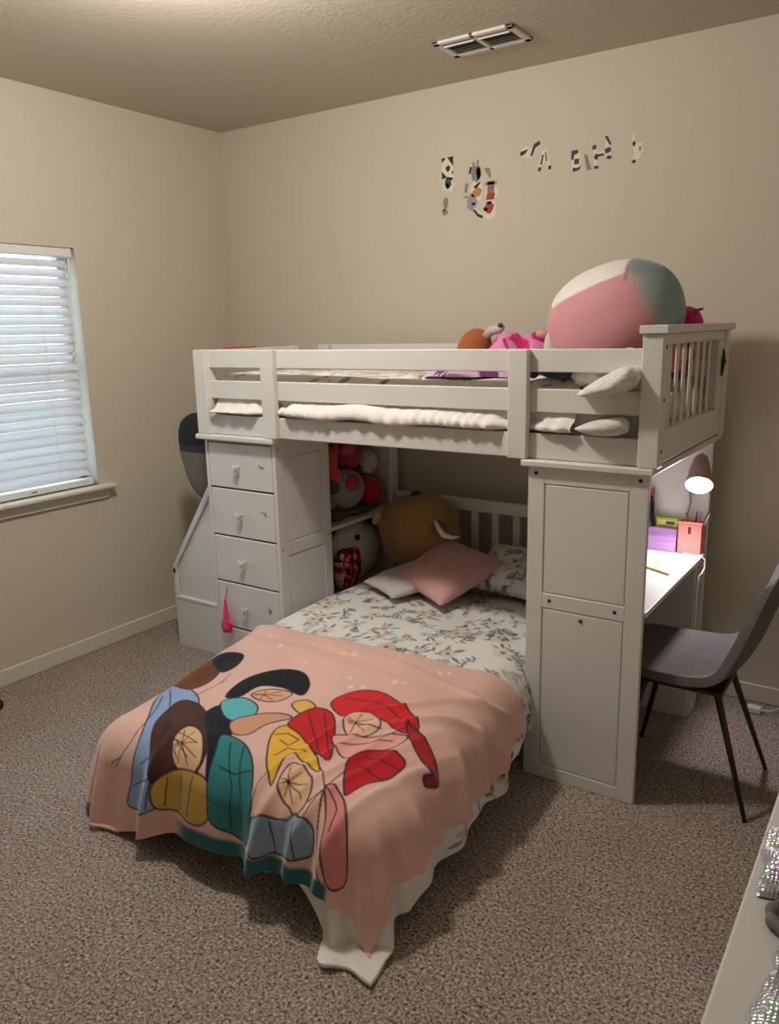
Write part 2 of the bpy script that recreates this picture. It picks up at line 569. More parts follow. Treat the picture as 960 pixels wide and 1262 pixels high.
# ------------------------------------------------------------------ drawer chest with open toy shelves behind
chest = thing('drawer_chest', (1.03, -0.6, 0), 'white drawer chest with heart knobs under the left end of the loft', 'chest of drawers')
m = MB()
m.box(0.820, 0.838, -1.05, -0.10, 0, 1.165)
m.box(0.838, 1.245, -0.118, -0.10, 0, 1.165)
m.box(0.838, 1.227, -0.70, -0.682, 0, 1.165)
m.box(0.838, 1.227, -1.045, -0.70, 0.0, 0.045); m.box(0.838, 1.245, -0.682, -0.118, 0.0, 0.045)
m.box(0.838, 1.227, -1.044, -0.70, 1.152, 1.165)
m.box(1.22, 1.245, -0.16, -0.118, 0.045, 1.165)
m.build('carcass', WOOD, chest)
m = MB(); routed_panel(m, -1.05, -0.682, 0, 1.165, [(0.055, 0.655), (0.715, 1.10)], 'x', 1.245, 0.018, 1); m.build('side_panel', WOOD, chest)
m = MB(); m.box(0.800, 1.262, -1.085, -0.10, 1.165, 1.187, 0.004); m.build('top_ledge', WOOD, chest)
for z in (0.33, 0.695):
    m = MB(); m.box(0.838, 1.243, -0.682, -0.118, z, z + 0.018); m.build('shelf', WOOD, chest)
for y in (-1.03, -0.70):
    for z in (1.14, 0.69):
        m = MB(); m.lathe([(0, 0.001), (0.005, 0.0008), (0.0055, 0)], 10, Matrix.Translation((1.2452, y, z)) @ Matrix.Rotation(math.pi / 2, 4, 'Y'))
        m.build('screw_cap', SCREWC, chest)
GREYMARK = mat('grey_sticker', '#8e8a86', 0.6)
def heart(cx, cz, s):
    pts = []
    for k in range(28):
        t = 2 * math.pi * k / 28
        pts.append((cx + s * 16 * math.sin(t) ** 3 / 17, cz + s * (13 * math.cos(t) - 5 * math.cos(2 * t) - 2 * math.cos(3 * t) - math.cos(4 * t)) / 17))
    return pts
for i, (z0, z1) in enumerate(((0.948, 1.149), (0.724, 0.940), (0.500, 0.716), (0.277, 0.492), (0.05, 0.269))):
    m = MB(); m.box(0.842, 1.223, -1.05, -1.034, z0, z1, 0.003); m.box(0.86, 1.205, -1.034, -0.72, z0 + 0.02, z1 - 0.04, 0.002)
    d = m.build('drawer', WOOD, chest)
    d_root = chest
    kz = (z0 + z1) / 2
    m = MB()
    m.prism(heart(1.03, kz, 0.019), 'y', -1.084, -1.070, 0.004)
    m.tube([(1.03, -1.071, kz), (1.03, -1.049, kz)], 0.006, 10)
    k = m.build('knob', KNOB, None, True, origin=tuple(chest.location)); k.parent = d; k.location = (0, 0, 0)
    k['label'] = 'white heart shaped knob'
    if i in (0, 1, 3):
        m = MB()
        r = random.Random(i)
        cx, cz = 1.165, kz + 0.012
        arc = [(cx + 0.018 * math.cos(t), cz + 0.014 * math.sin(t)) for t in np.linspace(2.8, 5.6, 9)] + [(cx + 0.010 * math.cos(t), cz + 0.004 + 0.008 * math.sin(t)) for t in np.linspace(5.6, 2.8, 9)]
        if i == 1: arc = [(cx - 0.022, cz + 0.014), (cx - 0.004, cz + 0.008), (cx + 0.008, cz + 0.012), (cx + 0.016, cz - 0.006), (cx + 0.008, cz - 0.012), (cx - 0.004, cz + 0.002), (cx - 0.02, cz + 0.008)]
        if i == 3: arc = [(cx - 0.012, cz + 0.018), (cx - 0.002, cz + 0.006), (cx + 0.014, cz + 0.012), (cx + 0.008, cz - 0.006), (cx + 0.004, cz - 0.02), (cx - 0.006, cz - 0.012)]
        m.prism(arc, 'y', -1.0508, -1.0499)
        s = m.build('sticker', GREYMARK, None, origin=tuple(chest.location)); s.parent = d; s.location = (0, 0, 0)

# pink tassel hanging at the lower drawers
PINK = mat('hot_pink_fabric', '#e0457f', 0.85, bump=(120, 0.3, 0.003))
ts = thing('pink_tassel', (0.905, -1.065, 0.26), 'bright pink tassel toy hanging against the lower left of the drawer chest', 'tassel')
m = MB(); m.lathe([(0, 0.165), (0.006, 0.158), (0.012, 0.12), (0.021, 0.06), (0.031, 0.022), (0.024, 0.0), (0, 0.003)], 16, Matrix.Translation((0.905, -1.072, 0.255)) @ Matrix.Scale(0.62, 4, (0, 1, 0)))
m.build('body', PINK, ts, True)
m = MB(); m.tube([(0.905, -1.070, 0.41), (0.903, -1.058, 0.455), (0.901, -1.0515, 0.47)], 0.0022, 6); m.build('loop', PINK, ts, True)
m = MB(); m.tube([(0.925, -1.075, 0.31), (0.945, -1.078, 0.30), (0.95, -1.076, 0.285)], [0.009, 0.006, 0.002], 8); m.build('tail', PINK, ts, True)

# ------------------------------------------------------------------ stair unit
st = thing('stair_unit', (0.57, -0.66, 0), 'white slanted stair unit with steps at the left end of the loft bed', 'stairs')
m = MB()
slope = (0.854 - 0.442) / (0.636 - 0.358)
zt = lambda x: 0.442 + (x - 0.330) * slope
PX0, PX1 = 0.330, 0.812
for yy0, yy1 in ((-0.868, -0.856), (-0.40, -0.386)):
    m.prism([(PX0, 0), (PX0, 0.442), (PX1, zt(PX1)), (PX1, 0)], 'y', yy0, yy1)
m.build('side_panel', WOOD, st)
m = MB()
m.box(PX0, PX0 + 0.026, -0.882, -0.868, 0, 0.432, 0.003)
m.prism([(PX0, 0.442), (PX1, zt(PX1)), (PX1, zt(PX1) - 0.062), (PX0 + 0.026, 0.44), (PX0 + 0.018, 0.40), (PX0, 0.40)], 'y', -0.882, -0.868, 0.002)
m.box(0.79, PX1, -0.882, -0.868, 0, zt(0.79) - 0.03, 0.003)
m.build('edge_frame', WOOD, st)
m = MB(); m.box(PX0 + 0.024, 0.792, -0.880, -0.866, 0.0, 0.262, 0.003); m.build('lower_panel', WOOD, st)
for k, (xa, xb, z) in enumerate(((0.335, 0.50, 0.262), (0.50, 0.655, 0.53), (0.655, 0.812, 0.80))):
    m = MB(); m.box(xa - (0.0), xb + 0.01, -0.884 if k == 0 else -0.855, -0.40, z, z + 0.02, 0.004)
    if k == 0: m.box(xb, 0.80, -0.884, -0.856, z, z + 0.02, 0.004)
    m.box(xa + 0.004, xa + 0.018, -0.855, -0.40, max(0, z - 0.26), z, 0.001)
    m.build('tread', WOOD, st)

# backpack hung behind the chest
BLK = mat('black_nylon', '#08080a', 0.85, bump=(300, 0.2, 0.001))
GRYN = mat('grey_brown_mesh_fabric', '#6a5f54', 0.9, bump=(420, 0.5, 0.002))
bp_ = thing('backpack', (0.66, -0.80, 0.82), 'black and grey backpack hanging between the stair and the end of the loft', 'bag')
def sack(z0, z1, zc0, zc1, rx, ry, mtl, name, cx=0.59, cy=-0.80):
    n, k = 30, 14
    m = MB()
    prof = []
    zs_ = np.linspace(z0, z1, k)
    th = np.linspace(0, 2 * np.pi, n, endpoint=False)
    X = np.zeros((n, k)); Y = X.copy(); Z = X.copy()
    for j, z in enumerate(zs_):
        t = (z - zc0) / (zc1 - zc0)
        w = (1 - abs(2 * t - 1) ** 4.5) ** 0.5 * (0.72 + 0.28 * min(1, t * 1.8))
        cs, sn = np.cos(th), np.sin(th)
        X[:, j] = cx + rx * w * np.sign(cs) * abs(cs) ** 0.6 + 0.02 * (0.5 - t)
        Y[:, j] = cy + ry * w * np.sign(sn) * abs(sn) ** 0.7
        Z[:, j] = z
    return grid_object(name, X, Y, Z, mtl, bp_, wrap=True)
sack(1.085, 1.252, 0.79, 1.2525, 0.208, 0.05, BLK, 'upper_compartment')
sack(1.045, 1.088, 0.79, 1.2525, 0.206, 0.05, mat('dark_grey_band', '#232325', 0.8), 'band')
sack(0.792, 1.05, 0.79, 1.2525, 0.206, 0.052, GRYN, 'lower_pocket')
m = MB(); m.tube([(0.63, -0.80, 1.24), (0.64, -0.80, 1.285), (0.70, -0.80, 1.31), (0.80, -0.80, 1.30), (0.82, -0.80, 1.29)], 0.006, 8); m.build('hang_loop', BLK, bp_, True)
m = MB(); m.box(0.735, 0.775, -0.862, -0.842, 1.172, 1.195, 0.003); m.build('strap_buckle', mat('pale_plastic', '#c9c6c0', 0.4), bp_)

# ------------------------------------------------------------------ desk unit under the right end
desk = thing('desk_unit', (2.62, -0.6, 0), 'white built-in desk with panelled side under the right end of the loft', 'desk')
m = MB(); routed_panel(m, 2.418, 2.831, 0, 1.165, [(0.048, 0.662), (0.715, 1.106)], 'y', -1.06, 0.02, -1); m.build('front_panel', WOOD, desk)
for x, z in ((2.447, 1.141), (2.803, 1.144), (2.506, 0.690), (2.738, 0.690), (2.621, 0.636)):
    m = MB(); m.lathe([(0, 0.0015), (0.0065, 0.0012), (0.007, -0.001)], 12, Matrix.Translation((x, -1.0602, z)) @ Matrix.Rotation(math.pi / 2, 4, 'X'))
    m.build('screw', DARK, desk)
m = MB(); m.box(2.398, 2.848, -1.085, -0.12, 1.165, 1.187, 0.004); m.build('top_ledge', WOOD, desk)
m = MB(); m.box(2.418, 2.434, -1.04, -0.17, 0.25, 1.165); m.build('back_panel', WOOD, desk)
m = MB(); m.box(2.434, 2.831, -0.188, -0.170, 0, 1.165); m.box(2.434, 2.831, -0.30, -0.170, 0, 0.03, 0.001); m.build('far_panel', WOOD, desk)
m = MB()
pts = [(2.434, -1.04), (2.836, -1.04), (2.836, -0.62), (2.836, -0.30), (2.834, -0.24), (2.826, -0.208), (2.812, -0.192), (2.79, -0.188), (2.434, -0.188)]
m.prism(pts, 'z', 0.680, 0.700, 0.002)
m.build('desk_top', WOOD, desk)
m = MB(); m.box(2.434, 2.826, -0.32, -0.302, 0, 0.68); m.build('leg_panel', WOOD, desk)
for z in (0.575, 0.325):
    m = MB(); m.box(2.434, 2.829, -0.302, -0.188, z, z + 0.018); m.build('shelf', WOOD, desk)
# back of the narrow bay, set a little behind its front edge
m = MB(); m.box(2.790, 2.800, -0.302, -0.188, 0.03, 0.68, 0.001); m.build('bay_panel', WOOD, desk)

# ------------------------------------------------------------------ lower bed
lb = thing('lower_bed', (1.84, -1.0, 0), 'white low twin bed with slatted headboard pulled out from under the loft', 'bed')
def bp2(name, boxes, mt=WOOD):
    m = MB()
    for b in boxes: m.box(*b)
    return m.build(name, mt, lb)
bp2('headboard', [(1.268, 2.39, -0.158, -0.125, 0.742, 0.800), (1.268, 1.31, -0.160, -0.122, 0, 0.79), (2.35, 2.39, -0.160, -0.122, 0, 0.79), (1.31, 2.35, -0.154, -0.130, 0.30, 0.42)])
for k in range(9):
    xx = 1.385 + k * 0.1135
    bp2('slat', [(xx - 0.019, xx + 0.019, -0.150, -0.134, 0.41, 0.750)])
for xa in (1.315, 2.33):
    bp2('side_rail', [(xa, xa + 0.025, -1.95, -0.16, 0.10, 0.20)])
bp2('foot_rail', [(1.34, 2.33, -1.955, -1.93, 0.10, 0.20)])
for xa in (1.315, 2.315):
    for ya in (-1.95, -1.0):
        bp2('leg', [(xa, xa + 0.04, ya, ya + 0.04, 0, 0.12)])
bp2('slat_base', [(1.34, 2.33, -1.93, -0.16, 0.155, 0.175)])

MATT = mat('white_mattress_ticking', '#d8d2cb', 0.9)
def mattress(name, x0, x1, y0, y1, z0, z1, label):
    m = MB(); m.box(x0, x1, y0, y1, z0, z1, 0.03, seg=3)
    o = m.build(name, MATT, None, True, origin=((x0 + x1) / 2, (y0 + y1) / 2, z0))
    return tag(o, label, 'mattress')
mattress('mattress', 1.40, 2.235, -1.86, -0.165, 0.176, 0.335, 'white mattress of the low bed under the floral comforter')

#DRAPE_BEGIN
XL, XR, YFT, ZT, RAD = 1.375, 2.325, -1.965, 0.435, 0.12
def drape(u, v, off, fold_amp=0.014, seed=1):
    """point of a cloth laid over the low bed; u, v are distances measured along the cloth"""
    narrow = 0.075 * sstep(-1.45, -1.10, v)
    u = u - narrow * sstep(1.9, 2.25, u)
    du = np.where(u > XR, u - XR, np.where(u < XL, u - XL, 0.0))
    dv = np.where(v < YFT, v - YFT, 0.0)
    d = np.hypot(du, dv) + 1e-9
    nx, ny = du / d, dv / d
    q = np.pi / 2 * RAD
    arc = np.minimum(d, q)
    ext = np.maximum(0, d - q)
    fl = (0.10 + 0.10 * np.abs(nx * ny) * 2) * (1 - 0.9 * sstep(-1.22, -1.08, v))
    h = RAD * np.sin(arc / RAD) + ext * fl
    drop = RAD * (1 - np.cos(arc / RAD)) + ext * np.sqrt(1 - fl ** 2)
    top = ZT - 0.05 * sstep(-1.45, -1.965, v) - 0.05 * sstep(1.75, 1.36, u) * sstep(-1.0, -1.6, v) - 0.012 * sstep(2.1, 2.36, u)
    top = top + 0.012 * wob(u, v, seed, 4.2) + 0.004 * wob(u, v, seed + 1, 16, 2)
    z = top - drop
    x = np.clip(u, XL, XR) + nx * h
    y = np.maximum(v, YFT) + ny * h
    phi = np.arctan2(np.abs(dv), np.abs(du) + 1e-9) * (d > 1e-6)
    side = np.minimum(np.maximum(XR - u, 0), np.maximum(u - XL, 0))
    w = -np.maximum(v, YFT) + 0.35 * phi + side
    hang = sstep(0.05, 0.36, d) * (1 - 0.95 * sstep(-1.22, -1.08, v))
    f = fold_amp * hang * (np.sin(23 * w + 1.3) + 0.6 * np.sin(41 * w + 0.4 + 3 * d))
    f = f + 0.02 * hang
    x = x + nx * f
    y = y + ny * f
    lo = 0.014 + 0.006 * (1 + np.sin(30 * u) * np.sin(26 * v))
    over = np.maximum(0, lo - z)
    z = np.maximum(z, lo)
    x = x + nx * over * 0.5; y = y + ny * over * 0.5
    # normal offset
    s = np.sin(np.minimum(arc / RAD, np.pi / 2))
    x = x + off * nx * s; y = y + off * ny * s; z = z + off * np.where(d > q, 0.15, np.cos(arc / RAD))
    return x, y, z

def blanket_uv(s, t):
    """s 0..1 left to right, t 0..1 head edge to foot hem"""
    u = XL - 0.29 + s * (XR - XL + 0.29 + 0.315)
    head = -1.225 - 0.03 * np.sin(np.pi * s) + 0.06 * sstep(0.75, 1.0, s) - 0.03 * sstep(0.05, 0.0, s)
    over = 0.405 - 0.08 * sstep(0.15, 0.6, s) - 0.13 * sstep(0.2, 0.0, s) - 0.03 * sstep(0.55, 0.8, s) + 0.045 * sstep(0.88, 1.0, s)
    foot = YFT - over
    v = head + t * (foot - head)
    u = u - 0.035 * sstep(0.80, 1.0, s) * sstep(0.15, 0.6, t) * (1 - 0.5 * sstep(0.8, 1.0, t))
    return u, v

def blanket_surface(s, t):
    u, v = blanket_uv(s, t)
    x, y, z = drape(u, v, 0.017)
    # soft pleats of the heavy fleece
    rid = lambda c, k: np.exp(-((c) / k) ** 2)
    z = z + 0.020 * rid(v + 1.285 + 0.10 * (u - 1.35), 0.017) * sstep(1.0, 1.4, u) * (1 - 0.5 * sstep(1.9, 2.3, u))
    z = z + 0.020 * rid(v + 1.345 + 0.14 * (u - 1.35), 0.016) * sstep(1.25, 1.45, u) * sstep(2.2, 1.9, u)
    for c, a, k in ((2.10, 0.30, 0.014), (2.18, 0.38, 0.015), (2.26, 0.45, 0.017), (2.335, 0.5, 0.015), (2.42, 0.4, 0.015)):
        z = z + 0.009 * rid(u - c - a * (v + 1.75) * 0.6, k) * sstep(-1.45, -1.85, v)
    z = z + 0.017 * rid(v + 1.50 - 0.9 * (u - 2.3), 0.022) * sstep(2.1, 2.3, u)
    z = z + 0.017 * rid(v + 1.62 - 0.8 * (u - 2.3), 0.020) * sstep(2.15, 2.35, u)
    hf = sstep(YFT + 0.05, YFT - 0.18, v); hr = sstep(XR - 0.02, XR + 0.18, u)
    for c, a in ((1.64, 0.018), (2.11, 0.022), (2.235, 0.026), (2.335, 0.026)):
        y = y - a * hf * (1 - hr) * rid(u - c - 0.12 * (v - YFT), 0.026)
    for c in (-1.47, -1.62, -1.75, -1.88):
        x = x + 0.026 * hr * rid(v - c + 0.15 * (u - XR), 0.026)
    return u, v, x, y, z
#DRAPE_END

# ------------------------------------------------------------------ printed cloth
def smooth_poly(p, n=5):
    p = np.array(p, float); k = len(p); out = []
    for i in range(k):
        a, b, c, d = p[i - 1], p[i], p[(i + 1) % k], p[(i + 2) % k]
        for t in np.linspace(0, 1, n, endpoint=False):
            out.append(0.5 * ((2 * b) + (-a + c) * t + (2 * a - 5 * b + 4 * c - d) * t * t + (-a + 3 * b - 3 * c + d) * t ** 3))
    return np.array(out)

def seg_dist(px, py, pts, closed):
    d = np.full(px.shape, 1e9)
    n = len(pts)
    for i in range(n if closed else n - 1):
        ax, ay = pts[i]; bx, by = pts[(i + 1) % n]
        ex, ey = bx - ax, by - ay
        L = ex * ex + ey * ey + 1e-12
        t = np.clip(((px - ax) * ex + (py - ay) * ey) / L, 0, 1)
        d = np.minimum(d, np.hypot(px - ax - t * ex, py - ay - t * ey))
    return d

def inside(px, py, pts):
    r = np.zeros(px.shape, bool); n = len(pts)
    for i in range(n):
        ax, ay = pts[i]; bx, by = pts[(i + 1) % n]
        c = ((ay > py) != (by > py)) & (px < (bx - ax) * (py - ay) / (by - ay + 1e-15) + ax)
        r ^= c
    return r

def blend(colr, sel, c, k):
    """mix linear colour c into colr[sel] by weights k"""
    colr[sel] = colr[sel] * (1 - k[:, None]) + np.array(c)[None, :] * k[:, None]

def fill_poly(colr, U, V, pts, c, edge=None, ew=0.004, soft=0.003):
    lo, hi = pts.min(0) - 0.03, pts.max(0) + 0.03
    sel = (U > lo[0]) & (U < hi[0]) & (V > lo[1]) & (V < hi[1])
    if not sel.any(): return
    u, v = U[sel], V[sel]
    d = seg_dist(u, v, pts, True); d = np.where(inside(u, v, pts), -d, d)
    if c is not None:
        blend(colr, sel, c, 1 - sstep(-soft, soft, d))
    if edge is not None:
        blend(colr, sel, edge, 1 - sstep(ew - soft, ew + soft, np.abs(d)))

def stroke(colr, U, V, pts, c, w, soft=0.002):
    pts = np.array(pts, float)
    lo, hi = pts.min(0) - 0.02, pts.max(0) + 0.02
    sel = (U > lo[0]) & (U < hi[0]) & (V > lo[1]) & (V < hi[1])
    if not sel.any(): return
    d = seg_dist(U[sel], V[sel], pts, False)
    blend(colr, sel, c, 1 - sstep(w - soft, w + soft, d))

def leaf(cx, cy, L, W, a):
    t = np.linspace(0, 1, 9)
    w = W * np.sin(np.pi * t) ** 0.8 * (1 - 0.25 * t)
    xs = np.concatenate([t, t[::-1][1:-1]]) * L
    ys = np.concatenate([w, -w[::-1][1:-1]])
    ca, sa = math.cos(a), math.sin(a)
    return np.stack([cx + ca * xs - sa * ys, cy + sa * xs + ca * ys], -1)

LEAFC = [lin(c) for c in ('#8b928e', '#9aa09b', '#787e7c', '#b0b3af', '#666a69')]
FLOWC = [lin(c) for c in ('#d6c9bd', '#dad0c6', '#cdbfb3', '#ddd5ce', '#d3cbcb')]
def floral(colr, U, V, u0, u1, v0, v1, step, seed, size=1.0, keep=None):
    """watercolour flowers with grey-green sprigs scattered over a white sheet"""
    r = random.Random(seed)
    v = v0
    row = 0
    while v < v1:
        u = u0 + (row % 2) * step * 0.5
        while u < u1:
            cu, cv = u + r.uniform(-.35, .35) * step, v + r.uniform(-.35, .35) * step
            u += step
            kind = r.random()
            if keep and not keep(cu, cv): continue
            if kind < 0.45:
                # flower
                R = r.uniform(0.026, 0.046) * size; ph = r.uniform(0, 6)
                for k in range(r.randint(3, 6)):
                    a = r.uniform(0, 6.28); q = R * 0.75
                    fill_poly(colr, U, V, leaf(cu + q * math.cos(a), cv + q * math.sin(a), r.uniform(.03, .06) * size, r.uniform(.006, .011) * size, a + r.uniform(-.5, .5)), r.choice(LEAFC))
                sel = (abs(U - cu) < R * 1.3) & (abs(V - cv) < R * 1.3)
                if sel.any():
                    x, y = U[sel] - cu, V[sel] - cv
                    rr = np.hypot(x, y); th = np.arctan2(y, x)
                    rim = R * (0.78 + 0.22 * np.abs(np.cos(2.5 * th + ph)))
                    blend(colr, sel, r.choice(FLOWC), 0.85 * (1 - sstep(rim - .004, rim + .002, rr)))
                    vein = (np.abs(np.sin(5 * th + ph)) < 0.22) & (rr < rim) & (rr > R * .25)
                    blend(colr, sel, lin('#c3a78d'), 0.5 * vein.astype(float))
                    blend(colr, sel, lin('#b59a63'), 1 - sstep(R * .22, R * .36, rr))
                    blend(colr, sel, lin('#5a4030'), 1 - sstep(R * .08, R * .20, rr))
            elif kind < 0.88:
                # sprig
                a = r.uniform(0, 6.28); L = r.uniform(.06, .12) * size; c = r.choice(LEAFC)
                pts = [(cu + L * t * math.cos(a + .5 * t), cv + L * t * math.sin(a + .5 * t)) for t in np.linspace(0, 1, 6)]
                stroke(colr, U, V, pts, c, 0.0016)
                for i, (x, y) in enumerate(pts[1:]):
                    for sg in (-1, 1):
                        fill_poly(colr, U, V, leaf(x, y, r.uniform(.022, .040) * size, r.uniform(.004, .0085) * size, a + sg * r.uniform(.6, 1.0)), c)
            else:
                fill_poly(colr, U, V, leaf(cu, cv, r.uniform(.045, .07) * size, r.uniform(.016, .026) * size, r.uniform(0, 6.28)), r.choice(LEAFC[:4]))
        v += step * 0.86
        row += 1

MOTIFS = [
    ('#8fa6cc',[(1.323,-1.747),(1.513,-1.805),(1.671,-1.994),(1.704,-2.094),(1.691,-2.208),(1.638,-2.25),(1.501,-2.263),(1.513,-2.161),(1.493,-2.035),(1.356,-1.872)]),
    ('#6b3d22',[(1.323,-1.747),(1.302,-1.637),(1.323,-1.551),(1.414,-1.588),(1.46,-1.689),(1.428,-1.762)]),
    ('#1d1d22',[(1.323,-1.551),(1.375,-1.501),(1.441,-1.503),(1.48,-1.588),(1.447,-1.633)]),
    ('#4e2a1e',[(1.487,-1.962),(1.447,-1.841),(1.553,-1.841),(1.698,-1.927),(1.803,-2.034),(1.797,-2.109),(1.71,-2.114),(1.665,-2.212),(1.619,-2.126)]),
    ('#17181d',[(1.638,-1.895),(1.658,-1.828),(1.816,-1.947),(1.869,-2.049),(1.857,-2.107),(1.797,-2.024)]),
    ('#d9b488',[(1.652,-2.03),(1.658,-1.974),(1.737,-1.993),(1.803,-2.06),(1.784,-2.11),(1.71,-2.104)]),
    ('#c9a44e',[(1.638,-2.162),(1.71,-2.114),(1.797,-2.098),(1.857,-2.107),(1.888,-2.172),(1.843,-2.236),(1.731,-2.246),(1.652,-2.242)]),
    ('#2f7d80',[(1.797,-1.965),(1.882,-1.963),(1.987,-2.025),(2.041,-2.125),(2.035,-2.225),(1.961,-2.219),(1.882,-2.205),(1.863,-2.128),(1.836,-2.036)]),
    ('#5fb3bd',[(1.632,-1.809),(1.704,-1.775),(1.791,-1.797),(1.81,-1.869),(1.731,-1.887)]),
    ('#cf9a7a',[(1.764,-1.894),(1.816,-1.826),(1.882,-1.791),(1.936,-1.793),(1.882,-1.853),(1.863,-1.922),(1.816,-1.942)]),
    ('#16171c',[(1.619,-1.776),(1.606,-1.673),(1.685,-1.588),(1.784,-1.562),(1.863,-1.613),(1.888,-1.685),(1.797,-1.674),(1.71,-1.7),(1.685,-1.771)]),
    ('#dba78c',[(1.718,-1.748),(1.764,-1.697),(1.849,-1.687),(1.836,-1.74),(1.77,-1.765)]),
    ('#e0b45c',[(1.888,-1.737),(1.921,-1.699),(1.975,-1.718),(1.954,-1.765)]),
    ('#e3b341',[(1.942,-1.907),(1.929,-1.845),(1.981,-1.822),(2.047,-1.86),(2.12,-1.901),(2.186,-1.962),(2.139,-1.956),(2.054,-1.932),(2.066,-1.994),(2.08,-2.045),(2.014,-1.997)]),
    ('#dcb28d',[(2.093,-2.018),(2.093,-1.96),(2.186,-1.994),(2.219,-2.047),(2.192,-2.09),(2.132,-2.065)]),
    ('#8ea3b8',[(2.047,-2.145),(2.099,-2.115),(2.165,-2.119),(2.205,-2.079),(2.265,-2.105),(2.265,-2.172),(2.192,-2.204),(2.074,-2.226)]),
    ('#c3262c',[(1.942,-1.819),(1.969,-1.723),(2.047,-1.72),(2.126,-1.814),(2.172,-1.902),(2.099,-1.888),(2.014,-1.846)]),
    ('#cf2a30',[(2.002,-1.67),(2.027,-1.586),(2.113,-1.54),(2.232,-1.57),(2.325,-1.64),(2.291,-1.689),(2.205,-1.669),(2.12,-1.685),(2.074,-1.713)]),
    ('#eab9a0',[(2.093,-1.717),(2.147,-1.657),(2.211,-1.684),(2.211,-1.745),(2.159,-1.786)]),
    ('#e9a79b',[(2.113,-1.809),(2.205,-1.762),(2.31,-1.692),(2.317,-1.754),(2.258,-1.819),(2.211,-1.873)]),
    ('#b81f28',[(2.225,-1.872),(2.285,-1.787),(2.368,-1.795),(2.368,-1.872),(2.331,-1.936),(2.304,-1.995)]),
    ('#a3242c',[(2.285,-1.649),(2.35,-1.668),(2.416,-1.709),(2.46,-1.748),(2.421,-1.765),(2.369,-1.742)]),
    ('#7c2730',[(2.424,-1.785),(2.446,-1.743),(2.458,-1.769),(2.446,-1.8)]),
    ('#d98a88',[(2.238,-1.99),(2.298,-2.001),(2.343,-2.034),(2.413,-2.187),(2.337,-2.204),(2.304,-2.087)]),
]
VEINS = [
    [(1.342,-1.784),(1.586,-2.009),(1.632,-2.125),(1.625,-2.241)],
    [(1.52,-1.832),(1.586,-2.026)],
    [(1.691,-2.036),(1.553,-2.118)],
    [(1.71,-2.104),(1.526,-2.187)],
    [(1.356,-1.833),(1.46,-1.991),(1.468,-2.064),(1.447,-2.111)],
    [(1.447,-2.111),(1.402,-2.136)],
    [(1.447,-2.111),(1.428,-2.14)],
    [(1.46,-1.868),(1.586,-2.009),(1.638,-2.102)],
    [(1.546,-1.853),(1.724,-1.978)],
    [(1.743,-2.121),(1.743,-2.233)],
    [(1.797,-2.109),(1.784,-2.233)],
    [(1.685,-2.139),(1.679,-2.238)],
    [(1.849,-1.981),(1.948,-2.089),(1.961,-2.204)],
    [(1.902,-1.977),(1.987,-2.097),(2.008,-2.221)],
    [(1.876,-2.058),(1.942,-2.059),(1.987,-2.035)],
    [(1.428,-1.553),(1.414,-1.712)],
    [(1.487,-1.799),(1.513,-1.704),(1.507,-1.638)],
    [(1.513,-1.704),(1.526,-1.676)],
    [(1.942,-1.881),(1.975,-1.859),(2.027,-1.866),(2.014,-1.903),(1.975,-1.895)],
    [(2.014,-1.965),(2.021,-1.913),(2.087,-1.904)],
    [(2.12,-2.128),(2.147,-2.219)],
    [(2.205,-2.099),(2.225,-2.19)],
    [(2.047,-2.145),(2.035,-2.058),(2.047,-2.026)],
    [(1.975,-1.754),(2.147,-1.909)],
    [(2.021,-1.731),(2.153,-1.878)],
    [(2.258,-1.875),(2.357,-1.899)],
    [(2.258,-1.834),(2.368,-1.831)],
    [(2.027,-1.628),(2.153,-1.596),(2.291,-1.643)],
    [(2.12,-1.731),(2.225,-1.703)],
    [(2.153,-1.837),(2.291,-1.735)],
    [(2.244,-1.999),(2.225,-2.041)],
    [(2.244,-1.999),(2.232,-2.077)],
    [(2.244,-1.999),(2.277,-2.099)],
    [(2.244,-1.999),(2.244,-1.922)],
    [(2.244,-1.999),(2.172,-1.943)],
    [(2.244,-1.999),(2.317,-2.035),(2.325,-2.081)],
    [(2.244,-1.999),(2.317,-2.215)],
    [(2.244,-1.774),(2.291,-1.663)],
    [(2.35,-1.668),(2.304,-1.637)],
]

FLEECE = painted('printed_fleece', 0.9, 0.25, bump=(260, 0.25, 0.002))
COTTON = painted('printed_cotton', 0.85, 0.05, bump=(60, 0.15, 0.003))

# floral comforter over the low bed
nu, nv = 330, 430
S, T = np.meshgrid(np.linspace(0, 1, nu), np.linspace(0, 1, nv), indexing='ij')
U = XL - 0.36 + S * (XR - XL + 0.36 + 0.385)
foot = YFT - (0.315 + 0.20 * sstep(0.70, 0.82, S) - 0.06 * sstep(0.88, 1.0, S) - 0.10 * sstep(0.25, 0.05, S))
V = -0.175 + T * (foot + 0.175)
X, Y, Z = drape(U, V, 0.0)
colr = np.tile(np.array(lin('#e6e2dc')), (nu, nv, 1))
floral(colr, U, V, 0.95, 2.75, -1.62, -0.15, 0.098, 7, 1.0)
keepb = (V < -1.25)
comf = grid_object('comforter', X, Y, Z, COTTON, origin=(1.86, -1.1, 0.0), colors=colr, mods=[('SOLIDIFY', dict(thickness=0.012, offset=1.0))])
tag(comf, 'white comforter with grey leaves and beige flowers spread over the low bed', 'comforter')

